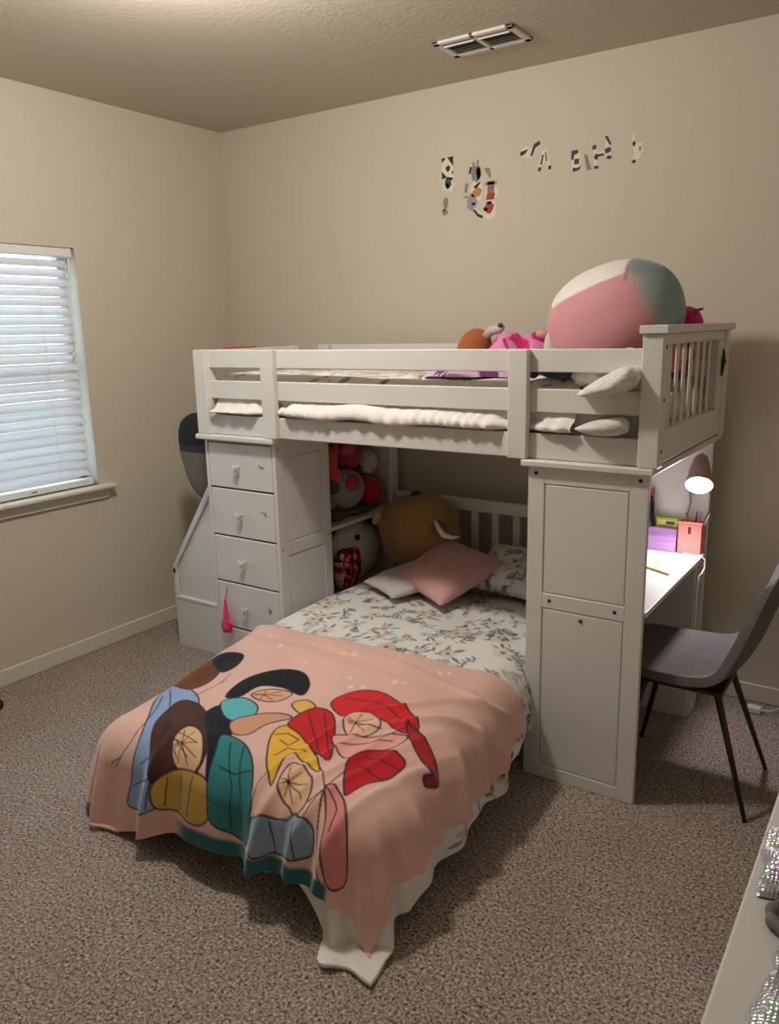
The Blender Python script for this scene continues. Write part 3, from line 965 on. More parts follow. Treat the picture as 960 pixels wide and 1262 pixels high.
# pink fleece blanket, patterned with plain leaf and petal shapes
nu, nv = 400, 310
S, T = np.meshgrid(np.linspace(0, 1, nu), np.linspace(0, 1, nv), indexing='ij')
U, V, X, Y, Z = blanket_surface(S, T)
base = np.array(lin('#e0b7aa'))
colr = np.tile(base, (nu, nv, 1)) * (1 + 0.05 * wob(U, V, 9, 9)[..., None])
r = random.Random(3)
for i in range(26):
    cu, cv, R = r.uniform(1.4, 2.3), r.uniform(-1.62, -1.27), r.uniform(.006, .014)
    sel = (abs(U - cu) < .03) & (abs(V - cv) < .03)
    d = np.hypot(U[sel] - cu, V[sel] - cv)
    blend(colr, sel, lin('#f3ded4'), 0.8 * (1 - sstep(R * .4, R, d)))
INK = lin('#2b2530')
hem = sstep(0.945, 0.96, T) * sstep(0.40, 0.44, S) * (1 - sstep(0.80, 0.82, S))
colr = colr * (1 - hem[..., None]) + np.array(lin('#2f6a70')) * hem[..., None]
for c, pts in MOTIFS:
    fill_poly(colr, U, V, smooth_poly(pts), lin(c), INK, 0.0028, 0.0018)
for c, pts in MOTIFS:
    if c in ('#d9b488', '#dcb28d', '#eab9a0', '#dba78c', '#4e2a1e'):
        P_ = smooth_poly(pts); ce = P_.mean(0) * 0.6 + P_[0] * 0.4
        for k in range(0, len(P_), 4):
            stroke(colr, U, V, [ce, ce * 0.25 + P_[k] * 0.75], INK, 0.0016, 0.0014)
for pts in VEINS:
    stroke(colr, U, V, pts, INK, 0.0022, 0.0016)
bk = grid_object('throw_blanket', X, Y, Z, FLEECE, origin=(1.85, -1.7, 0.0), colors=colr, mods=[('SOLIDIFY', dict(thickness=0.009, offset=1.0))])
tag(bk, 'pink fleece blanket with bold leaf and petal print over the foot of the low bed', 'blanket')

# ------------------------------------------------------------------ pillows
def pillow(name, corners, thick, material, label, cat, seed=0, floral_size=None, basec='#e4e0db', n=60, puff=0.5):
    """corners: near-left, near-right, far-right, far-left in world space"""
    c = [Vector(p) for p in corners]
    cen = sum(c, Vector()) / 4
    nrm = (c[1] - c[0]).cross(c[3] - c[0]).normalized()
    S, T = np.meshgrid(np.linspace(-1, 1, n), np.linspace(-1, 1, n), indexing='ij')
    # pinch the sides inwards so the corners stand out
    a = S * (1 - 0.07 * (1 - T ** 2) * np.abs(S)); b = T * (1 - 0.07 * (1 - S ** 2) * np.abs(T))
    prof = np.clip((1 - np.abs(S) ** 3.2) * (1 - np.abs(T) ** 3.2), 0, 1) ** puff
    wr = 0.10 * wob(S, T, seed + 3, 3.5) + 0.05 * wob(S, T, seed + 4, 9, 2)
    obs = []
    me_pts = []
    for sg in (1, -1):
        h = sg * thick * prof * (1 + wr)
        w00 = (1 - a) * (1 - b) / 4; w10 = (1 + a) * (1 - b) / 4; w11 = (1 + a) * (1 + b) / 4; w01 = (1 - a) * (1 + b) / 4
        co = [w00 * c[0][k] + w10 * c[1][k] + w11 * c[2][k] + w01 * c[3][k] + h * nrm[k] for k in range(3)]
        me_pts.append(co)
    X = np.concatenate([me_pts[0][0], me_pts[1][0][::-1][1:]], 0)
    Y = np.concatenate([me_pts[0][1], me_pts[1][1][::-1][1:]], 0)
    Z = np.concatenate([me_pts[0][2], me_pts[1][2][::-1][1:]], 0)
    colors = None
    if floral_size:
        W = (c[1] - c[0]).length; Hh = (c[3] - c[0]).length
        U = np.concatenate([a * W / 2, W + (a[::-1][1:]) * W / 2], 0); V = np.concatenate([b * Hh / 2, b[::-1][1:] * Hh / 2], 0)
        colors = np.tile(np.array(lin(basec)), U.shape + (1,))
        floral(colors, U, V, -W / 2, 1.5 * W, -Hh / 2, Hh / 2, 0.085 * floral_size, seed, floral_size)
    o = grid_object(name, X, Y, Z, material, origin=(cen.x, cen.y, min(q.z for q in c) - thick * .4), colors=colors)
    # side seams: weld the open long edges
    md = o.modifiers.new('weld', 'WELD'); md.merge_threshold = 0.0008
    return tag(o, label, cat)

PINKP = mat('dusty_pink_velour', '#cf9e97', 0.9, bump=(140, 0.25, 0.002), sheen=0.3)
LILAC = mat('pale_lilac_cotton', '#cfc5c4', 0.9, bump=(90, 0.2, 0.002))
pillow('pillow', [(1.55, -0.61, 0.495), (1.91, -0.80, 0.480), (2.03, -0.40, 0.585), (1.63, -0.25, 0.610)], 0.058, PINKP, 'dusty pink square pillow lying at the head of the low bed', 'pillow', 5)
pillow('pillow', [(1.42, -0.68, 0.475), (1.66, -0.80, 0.47), (1.86, -0.36, 0.505), (1.50, -0.30, 0.505)], 0.035, LILAC, 'pale lilac pillow half under the dusty pink pillow on the low bed', 'pillow', 15)
pillow('pillow', [(1.86, -0.50, 0.485), (2.32, -0.56, 0.485), (2.33, -0.20, 0.60), (1.86, -0.20, 0.60)], 0.06, COTTON, 'white floral pillow against the headboard of the low bed', 'pillow', 25, 1.0, '#dbd6d0')

# ------------------------------------------------------------------ plush toys
def plush_mat(name, hexc):
    return mat(name, hexc, 0.92, bump=(190, 0.35, 0.003), sheen=0.25)
def fuzz(seed, amp=0.03):
    r = random.Random(seed)
    ks = [(Vector((r.uniform(-1, 1), r.uniform(-1, 1), r.uniform(-1, 1))).normalized() * r.uniform(2, 4), r.uniform(0, 6)) for _ in range(5)]
    return lambda n: 1 + amp * sum(math.sin(k.dot(n) + p) for k, p in ks) / 2.5
BLACKEYE = mat('black_plastic_eye', '#0d0d0f', 0.2)
WHITEF = plush_mat('white_plush_fabric', '#d9d4cc')

# brown plush at the head of the low bed
tanp = plush_mat('tan_plush_fabric', '#967345')
pb = thing('plush_toy', (1.53, -0.33, 0.47), 'big tan plush with a white tusk at the head of the low bed', 'plush toy')
m = MB(); rot = Matrix.Rotation(math.radians(-14), 4, 'Y')
m.ball((1.500, -0.300, 0.645), (0.225, 0.125, 0.195), 4, lambda n: (1 + 0.10 * (abs(n.x) * abs(n.z)) + 0.02 * math.sin(5 * n.x)), rot)
m.build('body', tanp, pb, True)
m = MB(); m.ball((1.285, -0.36, 0.70), (0.022, 0.03, 0.042), 3, None, Matrix.Rotation(0.5, 4, 'Y')); m.build('ear', plush_mat('cream_plush_fabric', '#b59b78'), pb, True)
m = MB(); m.ball((1.50, -0.33, 0.838), (0.03, 0.022, 0.018), 2); m.build('ear', mat('dark_brown_plush', '#4a3020', 0.9), pb, True)
m = MB(); m.ball((1.665, -0.40, 0.70), (0.045, 0.03, 0.04), 3); m.build('muzzle', plush_mat('brown_plush_fabric', '#7d5a40'), pb, True)
m = MB(); m.tube([(1.665, -0.425, 0.742), (1.70, -0.45, 0.715), (1.73, -0.46, 0.69), (1.77, -0.45, 0.682), (1.80, -0.435, 0.688)], [0.008, 0.012, 0.013, 0.010, 0.003], 10); m.build('tusk', mat('white_felt', '#e6e0d2', 0.8), pb, True)

# toys on the chest's shelves
def plush(loc, label, group=None):
    return thing('plush_toy', loc, label, 'plush toy', group)
ORNG = plush_mat('orange_plush_fabric', '#c8442a'); MAGP = plush_mat('magenta_plush_fabric', '#b0225c'); GRYP = plush_mat('grey_plush_fabric', '#8f8a88')
REDP = plush_mat('red_plush_fabric', '#b3181a'); DGR = mat('dark_grey_cloth', '#4c484a', 0.9, bump=(80, 0.4, 0.004))
t = plush((1.12, -0.42, 0.713), 'grey plush with a round magenta patch on the upper shelf of the chest')
m = MB(); m.ball((1.13, -0.42, 0.845), (0.09, 0.115, 0.105), 4, fuzz(1)); m.ball((1.10, -0.55, 0.78), (0.05, 0.075, 0.05), 3, fuzz(8)); m.build('body', GRYP, t, True)
m = MB(); m.ball((1.203, -0.445, 0.885), (0.022, 0.052, 0.045), 3); m.build('patch', MAGP, t, True)
m = MB(); m.ball((1.14, -0.55, 0.74), (0.07, 0.08, 0.027), 3, fuzz(3)); m.ball((1.16, -0.36, 0.735), (0.06, 0.12, 0.022), 3, fuzz(4)); m.build('feet', DGR, t, True)
m = MB(); m.ball((1.13, -0.545, 0.89), (0.05, 0.03, 0.075), 3, fuzz(6), Matrix.Rotation(0.6, 4, 'X')); m.build('ear', DGR, t, True)
m = MB(); m.ball((1.12, -0.315, 0.93), (0.045, 0.02, 0.04), 3, fuzz(7)); m.build('ear', DGR, t, True)
t = plush((1.12, -0.22, 0.713), 'round red plush at the back of the upper chest shelf')
m = MB(); m.ball((1.12, -0.225, 0.80), (0.095, 0.095, 0.088), 4, fuzz(11, .02)); m.build('body', REDP, t, True)
m = MB(); m.ball((1.12, -0.225, 0.80), (0.0965, 0.012, 0.0895), 4); m.build('seam_band', mat('dark_red_plush', '#7c1014', 0.9), t, True)
def dotted(P):
    c = np.tile(np.array(lin('#cfc6ba')), (len(P), 1))
    n = P / np.linalg.norm(P, axis=1)[:, None]
    k = (np.sin(n[:, 0] * 24) * np.sin(n[:, 1] * 24 + 1) * np.sin(n[:, 2] * 24 + .5)) > 0.42
    c[k] = lin('#6d5552')
    return c
SPOT = painted('spotted_plush_fabric', 0.92, 0.2)
m = MB(); m.ball((0, 0, 0.068), (0.07, 0.062, 0.068), 5)
t = m.build('plush_toy', SPOT, None, True); paint_mesh(t, lambda P: dotted(P - np.array([0, 0, 0.068]))); t.location = (1.10, -0.192, 0.882)
tag(t, 'white dotted round plush sitting above the red plush on the chest shelf', 'plush toy')
t = plush((1.10, -0.36, 0.94), 'magenta plush on top of the heap on the upper chest shelf')
m = MB(); m.ball((1.10, -0.36, 1.005), (0.085, 0.08, 0.07), 4, fuzz(21)); m.build('body', MAGP, t, True)
m = MB(); m.ball((1.16, -0.425, 1.05), (0.035, 0.045, 0.035), 3, fuzz(22)); m.build('snout', plush_mat('rose_plush_fabric', '#b5545c'), t, True)
m = MB(); m.ball((1.13, -0.29, 1.07), (0.025, 0.025, 0.03), 3); m.build('ear', MAGP, t, True)
t = plush((1.10, -0.56, 0.93), 'orange plush squeezed under the bed rail on the upper chest shelf')
m = MB(); m.ball((1.11, -0.575, 1.01), (0.085, 0.075, 0.085), 4, fuzz(31)); m.ball((1.15, -0.54, 0.94), (0.045, 0.04, 0.05), 3, fuzz(32)); m.build('body', ORNG, t, True)
m = MB(); m.ball((1.15, -0.525, 1.065), (0.03, 0.025, 0.035), 3); m.build('ear', plush_mat('red_orange_plush', '#b0301f'), t, True)
t = plush((1.10, -0.36, 0.349), 'large white plush with a black eye and red printed cloth on the lower chest shelf')
m = MB(); m.ball((1.12, -0.35, 0.505), (0.095, 0.20, 0.155), 4, fuzz(41, .015)); m.build('body', WHITEF, t, True)
m = MB(); m.ball((1.205, -0.425, 0.602), (0.012, 0.018, 0.016), 3); m.build('eye', BLACKEYE, t, True)
m = MB(); m.ball((1.215, -0.475, 0.568), (0.006, 0.010, 0.007), 2); m.build('nose', mat('pale_pink_felt', '#c99a94', 0.9), t, True)
def patches(P):
    c = np.tile(np.array(lin('#b01c22')), (len(P), 1))
    f = [wob(P[:, 1] * 1.0, P[:, 2], s, 120, 2) for s in (1, 2, 3, 4)]
    for k, h in enumerate(('#d99a6a', '#20306e', '#241d22', '#d0b4ae')):
        c[f[k] > 0.5] = lin(h)
    return c
m = MB(); m.ball((1.195, -0.50, 0.465), (0.036, 0.10, 0.115), 5, lambda n: 1 / max(abs(n.y), abs(n.z), 0.75) * 0.82)
d = m.build('printed_cloth', painted('red_printed_cloth', 0.85), t, True); paint_mesh(d, patches); d['label'] = 'red cloth with small coloured print'
m = MB(); m.ball((1.05, -0.20, 0.62), (0.08, 0.06, 0.055), 3, fuzz(55)); m.build('dark_hood', mat('black_plush_fabric', '#191719', 0.95), t, True)

# ------------------------------------------------------------------ upper bed: mattress, duvet, pillow, blankets, toys
mattress('mattress', 0.895, 2.785, -1.00, -0.19, 1.212, 1.385, 'grey mattress on the loft bed behind the lower rails')
# duvet lying on the loft mattress, its front edge bulging between the rails
nu = 420
prof = [(-0.20, 1.30), (-0.185, 1.395), (-0.25, 1.43), (-0.45, 1.44), (-0.70, 1.448), (-0.88, 1.452), (-0.965, 1.446), (-1.003, 1.425), (-1.012, 1.39), (-1.016, 1.362), (-1.026, 1.344), (-1.05, 1.334), (-1.066, 1.322), (-1.074, 1.302), (-1.072, 1.284), (-1.060, 1.2785), (-1.035, 1.279), (-1.012, 1.282)]
def resample(p, n):
    p = np.array(p); d = np.concatenate([[0], np.cumsum(np.hypot(*np.diff(p, axis=0).T))])
    q = np.linspace(0, d[-1], n)
    return np.interp(q, d, p[:, 0]), np.interp(q, d, p[:, 1]), q
py_, pz_, pq = resample(prof, 240)
for _ in range(3):
    py_[1:-1] = (py_[:-2] + 2 * py_[1:-1] + py_[2:]) / 4; pz_[1:-1] = (pz_[:-2] + 2 * pz_[1:-1] + pz_[2:]) / 4
xs_ = np.linspace(0.905, 2.57, nu)
X, Q = np.meshgrid(xs_, pq, indexing='ij')
Yb = np.tile(py_, (nu, 1)); Zb = np.tile(pz_, (nu, 1))
front = sstep(-1.02, -1.045, Yb)
topm = sstep(-1.0, -0.93, Yb)
msk = np.ones(nu)
for a, b in ((1.19, 1.30), (2.325, 2.435)):
    msk *= 1 - sstep(a - 0.05, a, xs_) * (1 - sstep(b, b + 0.05, xs_))
bul = (0.55 + 0.45 * wob(xs_, 0 * xs_, 5, 5)) * msk
Y = Yb - front * 0.018 * bul[:, None] + front * 0.022 * (1 - msk)[:, None]
Z = Zb + topm * (0.010 * wob(X, Yb, 12, 7) + 0.004 * wob(X, Yb, 13, 22, 2)) + front * 0.006 * wob(X * 1.0, Yb * 0, 14, 18, 2)
thk = (0.62 + 0.38 * wob(X, 0 * X, 31, 6, 2))
Z = np.where(front > 0, Z + front * (thk - 1) * (Z - 1.300), Z) - front * 0.010 * (1 - thk)
Y = Y + front * 0.004 * wob(X, Q, 33, 60, 2) + front * 0.003 * np.sin(130 * X + 6 * np.sin(9 * X))
colr = np.tile(np.array(lin('#e4e0da')), X.shape + (1,))
floral(colr, X, Q, 0.9, 2.6, 0.0, 0.93, 0.10, 21, 0.9)
dv = grid_object('duvet', X, Y, Z, COTTON, origin=(1.75, -0.6, 1.27), colors=colr)
tag(dv, 'white floral duvet on the loft bed bulging out between the front rails', 'duvet')

# floral pillow pushed out between the right-hand rails
pl = thing('pillow', (2.66, -0.9, 1.385), 'white leaf-print pillow poking out between the loft rails beside the right post', 'pillow')
def cloth_ball(name, c, r, rot, seed, fs=0.45):
    n, k = 90, 60
    th = np.linspace(0, 2 * np.pi, n, endpoint=False); ph = np.linspace(-np.pi / 2 + .01, np.pi / 2 - .01, k)
    A, B = np.meshgrid(th, ph, indexing='ij')
    pw = lambda v, e: np.sign(v) * np.abs(v) ** e
    x = r[0] * pw(np.cos(B), .8) * pw(np.cos(A), .8); y = r[1] * pw(np.cos(B), .8) * pw(np.sin(A), .8); z = r[2] * np.sin(B)
    z = z * (0.8 + 0.4 * x / r[0])
    f = 1 + 0.16 * wob(x * 30, z * 30 + y * 20, seed, 1.0)
    P = np.stack([x * f, y * f, z * f], -1) @ np.array(rot.to_3x3()).T + np.array(c)
    U = A * 0.12; V = B * 0.10
    col_ = np.tile(np.array(lin('#e2deda')), U.shape + (1,))
    floral(col_, U, V, 0, 0.75, -0.15, 0.15, 0.045, seed, fs)
    col_ = col_ * 0.45 + np.array(lin('#e2deda')) * 0.55
    return grid_object(name, P[..., 0], P[..., 1], P[..., 2], COTTON, pl, colors=col_, wrap=True)
cloth_ball('pillow_body', (2.625, -0.90, 1.475), (0.125, 0.12, 0.07), Matrix.Rotation(-0.08, 4, 'Y'), 61)
o = cloth_ball('pillow_corner', (2.695, -1.075, 1.448), (0.115, 0.078, 0.036), Matrix.Rotation(-0.30, 4, 'Y') @ Matrix.Rotation(0.15, 4, 'X'), 62)
t = thing('pillow', (2.68, -1.05, 1.28), 'white leaf-print pillow bulging out of the lowest gap of the loft rails', 'pillow')
pl = t
cloth_ball('pillow_corner', (2.672, -1.062, 1.311), (0.088, 0.052, 0.0315), Matrix.Rotation(-0.12, 4, 'Y'), 63)

LILB = painted('lilac_striped_fleece', 0.9, 0.2)
def heap(name, x0, x1, y0, y1, zb, hfun, colfun, material, label, cat, n=90):
    S, T = np.meshgrid(np.linspace(-1, 1, n), np.linspace(-1, 1, n), indexing='ij')
    R_ = np.maximum(np.abs(S), np.abs(T)); ang = np.arctan2(T, S)
    rr = R_ * (1 + 0.10 * np.sin(3 * ang + 1) + 0.06 * np.sin(7 * ang))
    rad = np.hypot(S, T) + 1e-9
    u = S / rad * rr; v = T / rad * rr
    X = (x0 + x1) / 2 + u * (x1 - x0) / 2; Y = (y0 + y1) / 2 + v * (y1 - y0) / 2
    env = np.clip(1 - R_ ** 3, 0, 1) ** 0.6
    Z = zb + env * hfun(X, Y)
    return tag(grid_object(name, X, Y, Z, material, origin=((x0 + x1) / 2, (y0 + y1) / 2, zb), colors=colfun(X, Y)), label, cat)
def two_tone(a, b, seed, sc, lvl=0.15):
    def f(X, Y):
        w = wob(X + 0.06 * wob(X, Y, seed + 5, 20), Y, seed, sc, 2)
        k = sstep(lvl - .05, lvl + .05, w)[..., None]
        return np.array(lin(a)) * (1 - k) + np.array(lin(b)) * k
    return f
fold = lambda a, b, seed, sc: (lambda X, Y: a + b * wob(X, Y, seed, sc, 2))
heap('blanket', 1.86, 2.32, -0.955, -0.66, 1.452, fold(0.040, 0.014, 4, 40), two_tone('#c9a6c0', '#6a3766', 6, 60), LILB, 'lilac and purple patterned blanket lying behind the upper loft rail', 'blanket')
heap('blanket', 1.92, 2.27, -0.60, -0.32, 1.44, fold(0.150, 0.035, 8, 42), two_tone('#dd8ab4', '#c0256b', 9, 48), LILB, 'crumpled pink and magenta blanket beside the large pink plush on the loft', 'blanket')
heap('cloth', 1.72, 1.93, -0.55, -0.40, 1.44, fold(0.095, 0.01, 18, 18), two_tone('#a8356a', '#7c2450', 19, 30), LILB, 'strip of magenta cloth left of the brown plush on the loft', 'cloth')

t = plush((1.89, -0.46, 1.44), 'rounded rust-brown plush showing above the loft rail left of the pink blanket')
m = MB(); m.ball((1.893, -0.47, 1.535), (0.075, 0.07, 0.092), 4, fuzz(71, .02), Matrix.Rotation(0.35, 4, 'Y')); m.build('body', plush_mat('rust_plush_fabric', '#9c5a26'), t, True)
m = MB(); m.tube([(1.95, -0.48, 1.59), (1.99, -0.50, 1.615), (2.03, -0.50, 1.622), (2.045, -0.50, 1.63)], [0.018, 0.02, 0.018, 0.01], 10); m.build('paw', mat('pale_grey_plush', '#bdb6ac', 0.9), t, True)
m = MB(); m.ball((2.035, -0.51, 1.635), (0.012, 0.012, 0.01), 2); m.build('paw_tip', mat('charcoal_plush', '#45423f', 0.9), t, True)

t = plush((2.53, -0.62, 1.45), 'huge pink oval plush with white top and teal end on the loft bed')
def big(n):
    e = 2.25
    return (abs(n.x) ** e + abs(n.y) ** e + abs(n.z) ** e) ** (-1 / e)
m = MB(); rotb = Matrix.Rotation(math.radians(-17), 4, 'Y')
m.ball((2.535, -0.575, 1.655), (0.248, 0.20, 0.195), 6, big, rotb)
body = m.build('body', painted('pink_white_teal_plush', 0.92, 0.3, bump=(170, 0.3, 0.003)), t, True)
ib = np.array(rotb.to_3x3().inverted())
def bigcol(P):
    W = P + np.array(t.location) - np.array([2.535, -0.575, 1.655])
    L_ = W @ ib.T
    a, b, c = L_[:, 0] / .248, L_[:, 1] / .20, L_[:, 2] / .195
    pk = np.array(lin('#d0949a')); ts_ = np.array(lin('#8ba39f')); wh = np.array(lin('#e4e0d8')); li = np.array(lin('#9a8494')); sl = np.array(lin('#808e94')); co_ = np.array(lin('#cc8a80'))
    k = sstep(0.50, 0.80, a + 0.10 * c)[:, None]
    out = pk * (1 - k) + ts_ * k
    k = (sstep(0.2, 0.6, a) * sstep(0.3, -0.5, c))[:, None] * 0.6 * (1 - k)
    out = out * (1 - k) + co_ * k
    k = (sstep(0.52, 0.58, a) * sstep(0.55, 0.8, c + 0.25 * a))[:, None]
    out = out * (1 - k) + sl * k
    k = sstep(-0.90, -0.97, a - 0.05 * b)[:, None]
    out = out * (1 - k) + li * k
    edge = 0.47 - 0.12 * b + 0.10 * a
    wreg = sstep(edge - .02, edge + .02, c) * sstep(-0.74, -0.70, a) * (1 - sstep(0.50, 0.53, a + .12 * (1 - c)))
    seam = (np.abs(a + .12 * (1 - c) - 0.53) < 0.02) & (c > 0.40)
    out = out * (1 - wreg[:, None]) + wh * wreg[:, None]
    sk = (np.exp(-((a + .12 * (1 - c) - 0.54) / 0.022) ** 2) * sstep(0.42, 0.5, c))[:, None] * 0.8
    out = out * (1 - sk) + np.array(lin('#6f6a78')) * sk
    return out
paint_mesh(body, bigcol)
m = MB(); m.box(2.652, 2.676, -0.792, -0.789, 1.52, 1.552, 0.001, None); m.build('fabric_tag', mat('white_satin_tag', '#d9c9c2', 0.6), t)
t = plush((2.27, -0.50, 1.45), 'small cream plush peeking out left of the huge pink plush')
m = MB(); m.ball((2.272, -0.52, 1.53), (0.035, 0.045, 0.09), 4, fuzz(81, .03)); m.build('body', plush_mat('cream_white_plush', '#d5c6b4'), t, True)
m = MB(); m.ball((2.232, -0.53, 1.60), (0.03, 0.02, 0.018), 3); m.build('paw', plush_mat('beige_plush', '#c69a80'), t, True)
t = plush((2.76, -0.32, 1.44), 'hot magenta plush behind the teal end of the huge pink plush')
m = MB(); m.ball((2.735, -0.34, 1.615), (0.062, 0.075, 0.075), 4, fuzz(91, .02)); m.ball((2.70, -0.34, 1.51), (0.07, 0.08, 0.075), 3); m.build('body', plush_mat('hot_magenta_plush', '#c21463'), t, True)
m = MB(); m.tube([(2.755, -0.36, 1.665), (2.78, -0.37, 1.675), (2.80, -0.375, 1.68)], [0.006, 0.006, 0.004], 8); m.build('antenna', mat('mauve_felt', '#9d5a6e', 0.9), t, True)
t = plush((2.47, -0.90, 1.448), 'dark blue plush lying behind the upper loft rail right of the middle post')
m = MB(); m.ball((2.475, -0.955, 1.500), (0.088, 0.050, 0.048), 4, fuzz(95, .04)); m.ball((2.385, -0.96, 1.486), (0.024, 0.03, 0.034), 3); m.ball((2.555, -0.955, 1.485), (0.04, 0.04, 0.034), 3, fuzz(96)); m.build('body', plush_mat('dark_blue_plush', '#2f4a68'), t, True)
m = MB(); m.ball((2.492, -1.007, 1.490), (0.010, 0.006, 0.010), 3); m.build('eye', BLACKEYE, t, True)
t = plush((2.70, -0.60, 1.41), 'orange and yellow plush seen through the slats at the loft end')
m = MB(); m.ball((2.757, -0.56, 1.515), (0.034, 0.13, 0.06), 4, fuzz(97)); m.build('body', plush_mat('bright_orange_plush', '#d8622a'), t, True)
m = MB(); m.ball((2.772, -0.61, 1.53), (0.024, 0.03, 0.042), 3); m.build('belly', plush_mat('yellow_plush', '#d9a63a'), t, True)
m = MB(); m.ball((2.755, -0.46, 1.455), (0.034, 0.10, 0.035), 3); m.build('foot', plush_mat('maroon_plush', '#6e2430'), t, True)
# things on the rails
m = MB(); m.box(-0.009, 0.009, -0.105, 0.105, 0, 0.007, 0.002)
o = m.build('ruler', mat('red_plastic', '#b8322c', 0.4), origin=(0, 0, 0)); o.location = (0.834, -0.80, 1.5565)
tag(o, 'red plastic strip lying on the top rail at the left end of the loft', 'ruler')
m = MB(); m.tube([(0, -0.02, -0.05), (0.001, -0.005, 0.0), (0, 0.0, 0.03), (0.0, -0.012, 0.05)], [0.004, 0.008, 0.005, 0.003], 8); m.tube([(0, -0.005, 0.0), (0.001, 0.03, 0.005), (0, 0.035, -0.005)], [0.006, 0.004, 0.003], 8)
o = m.build('hair_bow', mat('black_ribbon', '#26201f', 0.7), None, True); o.location = (2.8585, -0.245, 1.478)
tag(o, 'small black ribbon bow stuck on the rear post of the loft end', 'bow')

# ------------------------------------------------------------------ things on the desk
LAMP = mat('dusty_rose_metal', '#9a766f', 0.45)
lm = thing('desk_lamp', (2.75, -0.212, 0.70), 'small dusty rose gooseneck lamp lit at the far end of the desk', 'lamp')
m = MB(); m.lathe([(0, 0), (0.020, 0), (0.021, 0.006), (0.018, 0.014), (0.008, 0.02), (0, 0.02)], 24, Matrix.Translation((2.752, -0.211, 0.7005))); m.build('base', LAMP, lm, True)
m = MB(); m.tube([(2.752, -0.211, 0.715), (2.755, -0.211, 0.80), (2.752, -0.212, 0.86), (2.762, -0.212, 0.91), (2.757, -0.213, 0.97), (2.752, -0.212, 1.04), (2.770, -0.206, 1.09), (2.796, -0.207, 1.112)], 0.0055, 10); m.build('gooseneck', mat('silver_metal', '#a9a2a4', 0.3, 0.8), lm, True)
ax = Matrix.Translation((2.796, -0.215, 1.105)) @ Matrix.Rotation(math.radians(-47), 4, 'X') @ Matrix.Rotation(math.radians(-8), 4, 'Y')
m = MB(); m.lathe([(0, 0.0), (0.014, -0.002), (0.024, -0.012), (0.032, -0.04), (0.054, -0.150), (0.0525, -0.150), (0.030, -0.04), (0.020, -0.014), (0, -0.008)], 28, ax); m.build('lamp_shade', LAMP, lm, True)
m = MB(); m.ball((0, 0, 0), (0.050, 0.050, 0.018), 4); bmesh.ops.transform(m.bm, matrix=ax @ Matrix.Translation((0, 0, -0.150)), verts=m.bm.verts)
b = m.build('diffuser', emission_material('lit_diffuser', (1.0, 0.93, 0.95), 11), lm, True); b['label'] = 'glowing white diffuser'
m = MB(); m.tube([(2.752, -0.225, 0.704), (2.765, -0.27, 0.7045), (2.80, -0.285, 0.7045), (2.828, -0.275, 0.704), (2.846, -0.27, 0.688), (2.849, -0.272, 0.655), (2.842, -0.285, 0.632), (2.836, -0.305, 0.628), (2.8345, -0.312, 0.60), (2.8335, -0.312, 0.3), (2.8335, -0.312, 0.006)], 0.0032, 8)
o = m.build('lamp_cord', CORD, None, True, origin=(2.80, -0.26, 0.70)); tag(o, 'white lamp cord looping over the far edge of the desk', 'cord')

SALM = mat('salmon_plastic', '#e58b80', 0.45)
pc = thing('pencil_cup', (2.782, -0.24, 0.70), 'salmon pink plastic pencil cup at the far corner of the desk', 'cup')
m = MB()
x0, x1, y0, y1 = 2.732, 2.826, -0.262, -0.200
for a in ((x0, x1, y0, y0 + 0.003), (x0, x1, y1 - 0.003, y1), (x0, x0 + 0.003, y0, y1), (x1 - 0.003, x1, y0, y1)):
    m.box(*a, 0.7005, 0.832, 0.001)
m.box(x0, x1, y0, y1, 0.7005, 0.704, 0.001)
m.box(x0 - 0.003, x1 + 0.003, y0 - 0.003, y0 + 0.003, 0.826, 0.836, 0.002)
m.build('cup_body', SALM, pc)
m = MB(); m.box(2.772, 2.784, -0.2628, -0.2612, 0.785, 0.815, 0.0004); m.build('slot_shade', mat('shadowed_slot', '#5a2f2a', 0.8), pc)  # dark strip on the cup face, painting the shade of a slot
for i, (x, y, dx, dy, L, c, nm) in enumerate(((2.765, -0.225, -0.02, 0.0, .165, '#d9b53c', 'pencil'), (2.785, -0.235, 0.012, 0.01, .175, '#4b3a44', 'pen'), (2.80, -0.225, 0.045, 0.0, .165, '#e8e4e6', 'pen'), (2.79, -0.215, 0.02, -0.01, .17, '#c77a94', 'pen'), (2.755, -0.235, 0.01, 0.0, .155, '#c96a3a', 'pencil'), (2.808, -0.222, 0.03, 0.0, .175, '#6b4a58', 'pen'))):
    m = MB(); p0 = Vector((x - dx * .5, y, 0.7045)); p1 = Vector((x + dx, y + dy, 0.7045 + L))
    m.tube([p0, p0.lerp(p1, .9), p1], [0.0035, 0.0035, 0.0012], 8)
    o = m.build(nm, mat('%s_barrel_%s' % (nm, 'abcdef'[i]), c, 0.4), None, True, origin=tuple(p0))
    tag(o, ('yellow pencil', 'dark pen', 'white pen tilted outwards', 'pink pen', 'orange pencil', 'mauve pen')[i] + ' standing in the salmon cup on the desk', nm, 'pens and pencils in the salmon cup')
PURP = mat('lilac_plastic', '#b98fd0', 0.35)
m = MB(); m.prism([(-0.268, 0.7005), (-0.268, 0.730), (-0.262, 0.738), (-0.262, 0.760), (-0.250, 0.772), (-0.246, 0.794), (-0.226, 0.794), (-0.226, 0.7005)], 'x', 2.46, 2.726, 0.002)
o = m.build('organizer_box', PURP, None, origin=(2.60, -0.25, 0.70)); tag(o, 'lilac purple stepped plastic box lying at the back of the desk', 'box')
gb = thing('marker_box', (2.675, -0.205, 0.70), 'small lime green carton standing behind the lilac box on the desk', 'box')
m = MB(); m.box(2.628, 2.722, -0.222, -0.196, 0.7005, 0.834, 0.002); m.build('carton', mat('lime_card', '#a9c23a', 0.5), gb)
